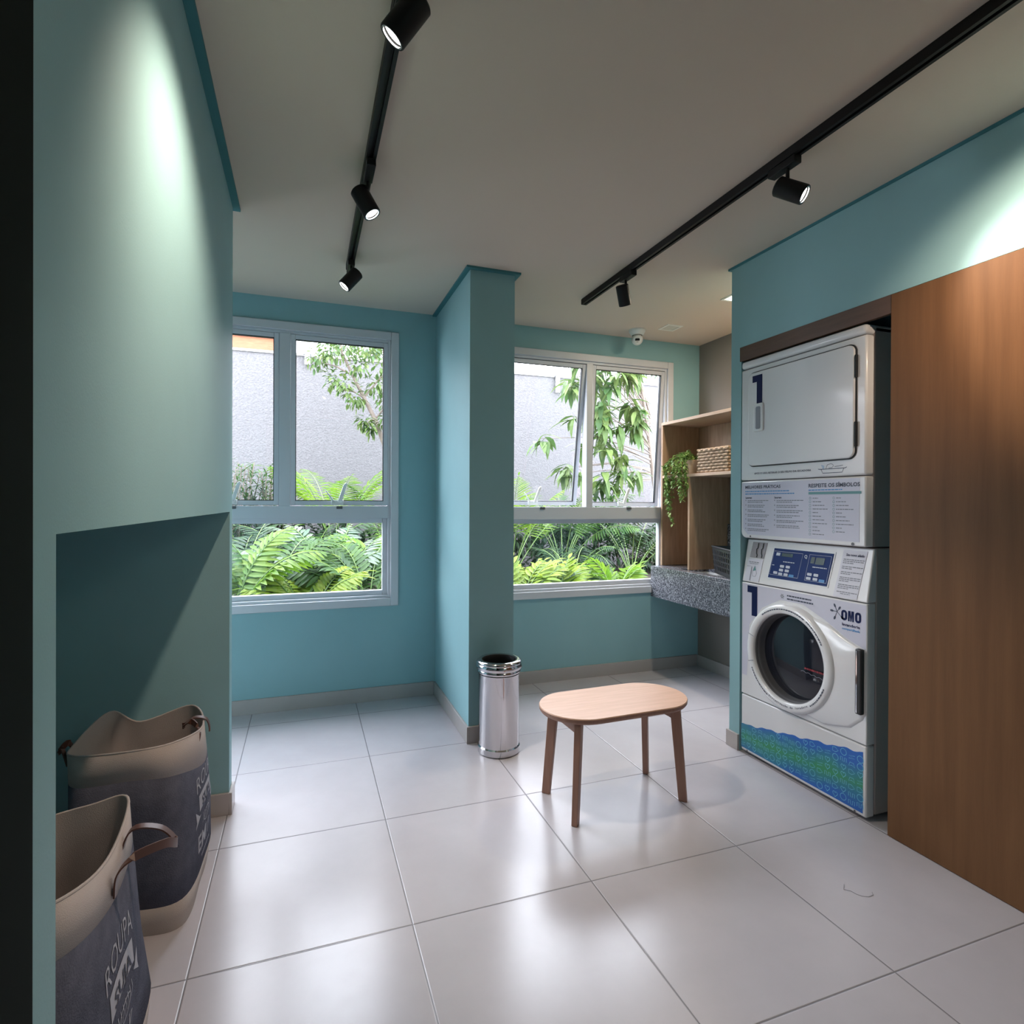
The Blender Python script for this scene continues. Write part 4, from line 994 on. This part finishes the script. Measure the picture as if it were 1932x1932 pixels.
def frond(lf, st, base, az, el, L, n, ll, lw, droop=.7, twist=0, lean=.6, vee=.35, petiole=.3, seed=0):
    """pinnate frond; midrib arches outwards and down"""
    h = Vector((cos(az), sin(az), 0)); p = Vector(base); a = el; pts = [p.copy()]; tans = []
    k = 18; tot = L
    for i in range(k):
        t = h * cos(a) + Vector((0, 0, sin(a))); tans.append(t); p = p + t * (tot / k); pts.append(p.copy()); a -= droop / k * (1.6 * i / k + .2)
    st.tube(pts, [.006 * (1 - .8 * i / k) + .001 for i in range(k + 1)], 5)
    sd = h.cross(Vector((0, 0, 1))); sd = sd * cos(twist) + Vector((0, 0, 1)) * sin(twist)
    for j in range(n):
        f = petiole + (1 - petiole) * (j + .5) / n; x = f * k; i = min(int(x), k - 1); q = pts[i].lerp(pts[i + 1], x - i); t = tans[i]
        g = (j + .5) / n; s_l = (sin(pi * min(1, g * .85 + .18)) ** .6)
        for s in (-1, 1):
            d = (sd * s * (1 - .55 * g * lean) + t * (.35 + lean * g) + Vector((0, 0, -1)) * .12).normalized()
            nn = (t.cross(d) * s); nn = nn if nn.z > 0 else -nn
            leafq(lf, q, d, nn + Vector((0, 0, vee)), ll * s_l * random.uniform(.88, 1.08), lw * (.75 + .4 * s_l), bend=random.uniform(.10, .34))
    leafq(lf, pts[-1], tans[-1], Vector((0, 0, 1)), ll * .5, lw, .2)
def plant(name, base, n, L, nl, ll, lw, mt, label, cat='plant', el=(.7, 1.3), droop=1.2, seed=1, group=None, petiole=.35, az=None, lean=.6):
    random.seed(seed); r = thing(name, base, label, cat, group); lf = MB(); st = MB()
    for i in range(n):
        a = (az[i % len(az)] + random.uniform(-.15, .15)) if az else 2 * pi * i / n + random.uniform(-.35, .35)
        frond(lf, st, (base[0] + .02 * cos(a), base[1] + .02 * sin(a), base[2]), a, random.uniform(*el), L * random.uniform(.8, 1.12), nl, ll, lw, droop * random.uniform(.75, 1.2), random.uniform(-.5, .5), petiole=petiole, lean=lean)
    lf.build('foliage', mt, r); st.build('stem', M['stemg'], r)
    return r
G1 = 'broad fronded plants below the first window'; G2 = 'bright fronded plants below the second window'
P1 = [((-.22, 1.45), .95, 'lf_bright', 7, 'arching bright green split-leaf plant by the first window at its left end'), ((.30, 1.42), .62, 'lf_lime', 8, 'low lime green split-leaf plant against the bottom of the first window'),
      ((.04, 1.75), .98, 'lf_mid', 8, 'tall mid green split-leaf plant standing behind the low lime one at the first window'), ((.78, 1.75), .82, 'lf_mid', 9, 'mid green split-leaf plant at the right of the first window'),
      ((.52, 2.15), 1.0, 'lf_grey', 8, 'silvery green split-leaf plant in the middle beyond the first window'), ((1.10, 2.3), .95, 'lf_bright', 8, 'bright split-leaf plant seen at the right edge of the first window'),
      ((-.25, 2.4), 1.05, 'lf_dark', 9, 'dark split-leaf plant deeper in the garden at left'), ((.30, 2.9), 1.0, 'lf_dark', 10, 'dark green fronds deep behind the first window plants')]
for i, ((x, y), L, mt, n, lb) in enumerate(P1):
    plant('split_leaf_plant', (x, y + .12, GZ), n + 3, L, 15, .20, .034, M[mt], lb, seed=20 + i, group=G1, el=(.95, 1.4), droop=1.5, az=[radians(-12 + 204 * q / (n + 2)) for q in range(n + 3)])
P2 = [((1.93, 1.42), .62, 'lf_lime', 10, 'lime green fronded plant at the left of the second window, the tallest of its row'), ((2.32, 1.45), .50, 'lf_lime', 10, 'lime green fronded plant in the middle below the second window'),
      ((2.62, 1.6), .40, 'lf_grey', 8, 'small silvery fronded plant right of the lime ones at the second window'), ((2.98, 1.65), .52, 'lf_bright', 8, 'bright green fronded plant at the right end below the second window')]
for i, ((x, y), L, mt, n, lb) in enumerate(P2):
    plant('split_leaf_plant', (x, y + .06, GZ), n + 2, L, 10, .19, .034, M[mt], lb, seed=50 + i, group=G2, el=(1.0, 1.5), droop=1.1, az=[radians(-15 + 210 * q / (n + 1)) for q in range(n + 2)])
plant('palm', (.62, 3.7, GZ + .2), 9, 1.5, 24, .26, .02, M['lf_bright'], 'young palm with yellow-green feathery fronds in front of the garden wall, behind the first window', 'palm', el=(1.15, 1.5), droop=1.2, seed=5, petiole=.45)
plant('palm', (1.30, 3.6, GZ + .1), 8, 1.35, 22, .24, .016, M['lf_mid'], 'dark feathery palm at the right side of the view through the first window', 'palm', el=(1.0, 1.45), droop=1.4, seed=6, petiole=.4)
plant('palm', (2.55, 3.3, GZ + .1), 9, 1.45, 24, .25, .018, M['lf_bright'], 'feathery bright palm at the left behind the second window', 'palm', el=(1.0, 1.4), droop=1.3, seed=7, petiole=.4)
plant('palm', (3.35, 3.6, GZ + .1), 9, 1.45, 24, .24, .02, M['lf_mid'], 'deep green palm in the middle behind the second window', 'palm', el=(.95, 1.4), droop=1.5, seed=8, petiole=.4)
plant('palm', (4.35, 3.6, GZ), 9, 1.3, 20, .24, .02, M['lf_dark'], 'dark palm at the right behind the second window', 'palm', el=(.9, 1.4), droop=1.5, seed=9, petiole=.35)
plant('palm', (2.95, 2.5, GZ), 7, .85, 22, .22, .014, M['lf_dark'], 'low dark palm drooping behind the lime plants of the second window', 'palm', el=(1.1, 1.45), droop=2.1, seed=10, petiole=.35)

def leafcloud(lf, cs, n, L, W, droopy=.3):
    for (x, y, z, r) in cs:
        for k in range(n):
            v = Vector((random.gauss(0, 1), random.gauss(0, 1), random.gauss(0, 1))); v.normalize(); v *= r * random.random() ** .5
            p = Vector((x, y, z)) + v; d = (v.normalized() + Vector((random.uniform(-.7, .7), random.uniform(-.7, .7), -droopy))).normalized()
            leafq(lf, p, d, (0, 0, 1), L * random.uniform(.6, 1.1), W * random.uniform(.7, 1.1), .25)
# narrow-leaved shrubs, left behind the first window
random.seed(31)
for i, (x, y, h_, mt, lb) in enumerate(((-.42, 3.8, 1.78, 'lf_mid', 'dark narrow-leaved shrub at the far left behind the first window'), (-.10, 4.0, 1.70, 'lf_mid', 'narrow-leaved shrub beside the window mullion, against the garden wall'))):
    r = thing('garden_shrub', (x, y, GZ), lb, 'shrub', 'narrow-leaved shrubs behind the first window'); lf = MB(); st = MB()
    for k in range(26):
        a = random.uniform(0, 2 * pi); e = Vector((x + .32 * cos(a) * random.random(), y + .25 * sin(a), GZ + (h_ - GZ) * random.uniform(.6, 1)))
        st.tube([(x, y, GZ), ((x + e.x) / 2, (y + e.y) / 2, (GZ + e.z) / 2), e], .006, 5)
        for q in range(60):
            t = random.uniform(.35, 1.0); p = Vector((x, y, GZ)).lerp(e, t); aa = random.uniform(0, 2 * pi); leafq(lf, p, (cos(aa), sin(aa), random.uniform(-.1, .9)), (0, 0, 1), random.uniform(.07, .13), .016, .15)
    lf.build('foliage', M[mt], r); st.build('stem', M['bark'], r)
# small tree in front of the wall, right half of the first window
random.seed(41)
r = thing('garden_tree', (1.6, 4.0, GZ), 'slender leaning small-leaved tree in front of the stucco wall, first window', 'tree')
tr = [(1.55, 4.1, GZ), (1.38, 4.05, 1.4), (1.19, 4.0, 1.95), (1.08, 4.0, 2.25), (.95, 4.0, 2.5), (.82, 4.0, 2.75), (.70, 4.0, 3.0), (.66, 4.0, 3.3)]
b = MB().tube(tr, [.035, .032, .028, .026, .022, .017, .012, .008], 10)
for a, c in (((.95, 4, 2.5), (1.3, 3.9, 2.9)), ((.82, 4, 2.75), (.45, 3.9, 2.85)), ((1.08, 4, 2.25), (.95, 3.85, 2.15)), ((1.08, 4, 2.25), (1.35, 3.9, 2.55)), ((.95, 4, 2.5), (.7, 3.9, 2.55))): b.tube([a, ((a[0] + c[0]) / 2, (a[1] + c[1]) / 2, (a[2] + c[2]) / 2 + .03), c], [.012, .009, .005], 6)
b.build('trunk', M['bark'], r, smooth=True)
lf = MB(); cl = [(.42, 3.95, 2.90, .12), (.55, 3.9, 2.98, .15), (.60, 3.95, 2.68, .13), (.72, 3.9, 2.62, .14), (.72, 4, 3.05, .16), (.88, 3.9, 2.85, .15), (1.0, 3.9, 3.05, .17), (1.15, 3.95, 2.9, .17), (1.1, 3.9, 2.65, .15), (.85, 3.9, 2.48, .13), (1.22, 3.9, 2.45, .14), (.95, 3.85, 2.2, .09), (1.02, 3.85, 2.12, .08), (1.2, 3.9, 2.25, .10), (1.35, 3.9, 2.75, .2), (1.3, 4.1, 3.1, .2), (.9, 4.2, 3.2, .2), (.6, 4.2, 3.25, .15)]
leafcloud(lf, cl, 70, .085, .034, .5); lf.build('foliage', M['lf_tree'], r)
# large-leaved tree, second window
random.seed(43)
r = thing('garden_tree', (4.3, 3.2, GZ), 'large-leaved tree with drooping leaves filling the right pane of the second window', 'tree')
b = MB().tube([(4.75, 3.5, GZ), (4.65, 3.5, 1.3), (4.45, 3.4, 2.2), (4.2, 3.3, 3.3)], [.035, .03, .024, .014], 10)
tips = [(3.15, 3.0, 2.60), (3.38, 3.0, 2.72), (3.62, 2.95, 2.62), (3.88, 2.95, 2.45), (3.18, 3.0, 2.25), (3.45, 2.9, 2.2), (3.72, 2.95, 2.15), (3.25, 2.95, 1.9), (3.55, 2.9, 1.88), (3.2, 2.95, 1.6), (3.5, 2.9, 1.58), (3.82, 3.0, 1.8), (3.98, 3.0, 2.15), (3.3, 3.05, 2.95), (3.65, 3.0, 3.0), (3.95, 3.0, 2.85), (2.82, 3.1, 2.0), (3.75, 3.0, 1.45)] + [(random.uniform(3.12, 4.15), random.uniform(2.85, 3.4), random.uniform(1.45, 3.0)) for _ in range(24)]
for tx_, ty_, tz_ in tips: b.tube([(4.5, 3.42, tz_ * .6 + .7), ((tx_ + 4.5) / 2, 3.3, tz_ + .08), (tx_, ty_, tz_)], [.010, .006, .003], 5)
b.build('trunk', M['bark'], r, smooth=True)
lf = MB()
for tx_, ty_, tz_ in tips:
    for k in range(13):
        a = random.uniform(0, 2 * pi); q = random.uniform(0, .14); leafq(lf, (tx_ + q * (4.5 - tx_) * .4, ty_ + random.uniform(-.05, .05), tz_ + random.uniform(-.06, .06)), (cos(a), sin(a), random.uniform(-1.3, .5)), (0, 0, 1), random.uniform(.16, .30), random.uniform(.05, .085), random.uniform(.3, .7))
lf.build('foliage', M['lf_tree'], r)
# hedge of dark foliage at the foot of the wall
random.seed(47)
for i, (xa, xb, top, lb) in enumerate(((-1.6, 1.9, 1.2, 'dark leafy hedge at the foot of the garden wall behind the first window'), (1.9, 6.2, 1.3, 'dark leafy hedge at the foot of the garden wall behind the second window'))):
    r = thing('garden_hedge', ((xa + xb) / 2, 4.4, GZ), lb, 'hedge', 'hedges along the garden wall'); lf = MB(); st = MB(); n_ = int((xb - xa) / .16)
    cl = [(xa + (xb - xa) * (k + .5) / n_, 4.28 + random.uniform(-.25, .15), random.uniform(GZ + .15, top - .12), .26) for k in range(n_)] + [(xa + (xb - xa) * (k + .5) / n_, 4.15 + random.uniform(-.2, .2), random.uniform(GZ + .1, top - .3), .26) for k in range(n_)]
    leafcloud(lf, cl, 75, .15, .05, .2); lf.build('foliage', M['lf_dark'], r)
    for k in range(0, n_, 2): st.tube([(xa + (xb - xa) * (k + .5) / n_, 4.45, GZ), (xa + (xb - xa) * (k + .7) / n_, 4.45, top - .2)], .012, 5)
    st.build('stem', M['bark'], r)
# trees beyond the wall
random.seed(53)
for i, (x, y, z, s, lb) in enumerate(((1.6, 8.5, 4.6, 1.0, 'leafy tree crown rising beyond the garden wall behind the first window'), (3.1, 9.5, 4.9, .55, 'small bit of tree crown beyond the wall at the left of the second window'), (8.6, 9.0, 4.7, 1.0, 'tree crown beyond the wall behind the large-leaved tree'))):
    r = thing('distant_tree', (x, y, 0), lb, 'tree', 'tree crowns beyond the garden wall'); lf = MB()
    cl = [(x + random.uniform(-1.1, 1.1) * s, y + random.uniform(-.5, .5), z + random.uniform(-.7, .4) * s, .42) for k in range(int(26 * s))]
    leafcloud(lf, cl, 60, .16, .07, .3); lf.build('foliage', M['lf_grey'], r)
    MB().tube([(x, y, 0), (x, y, z - .2)], [.12, .06], 10).build('trunk', M['bark'], r)
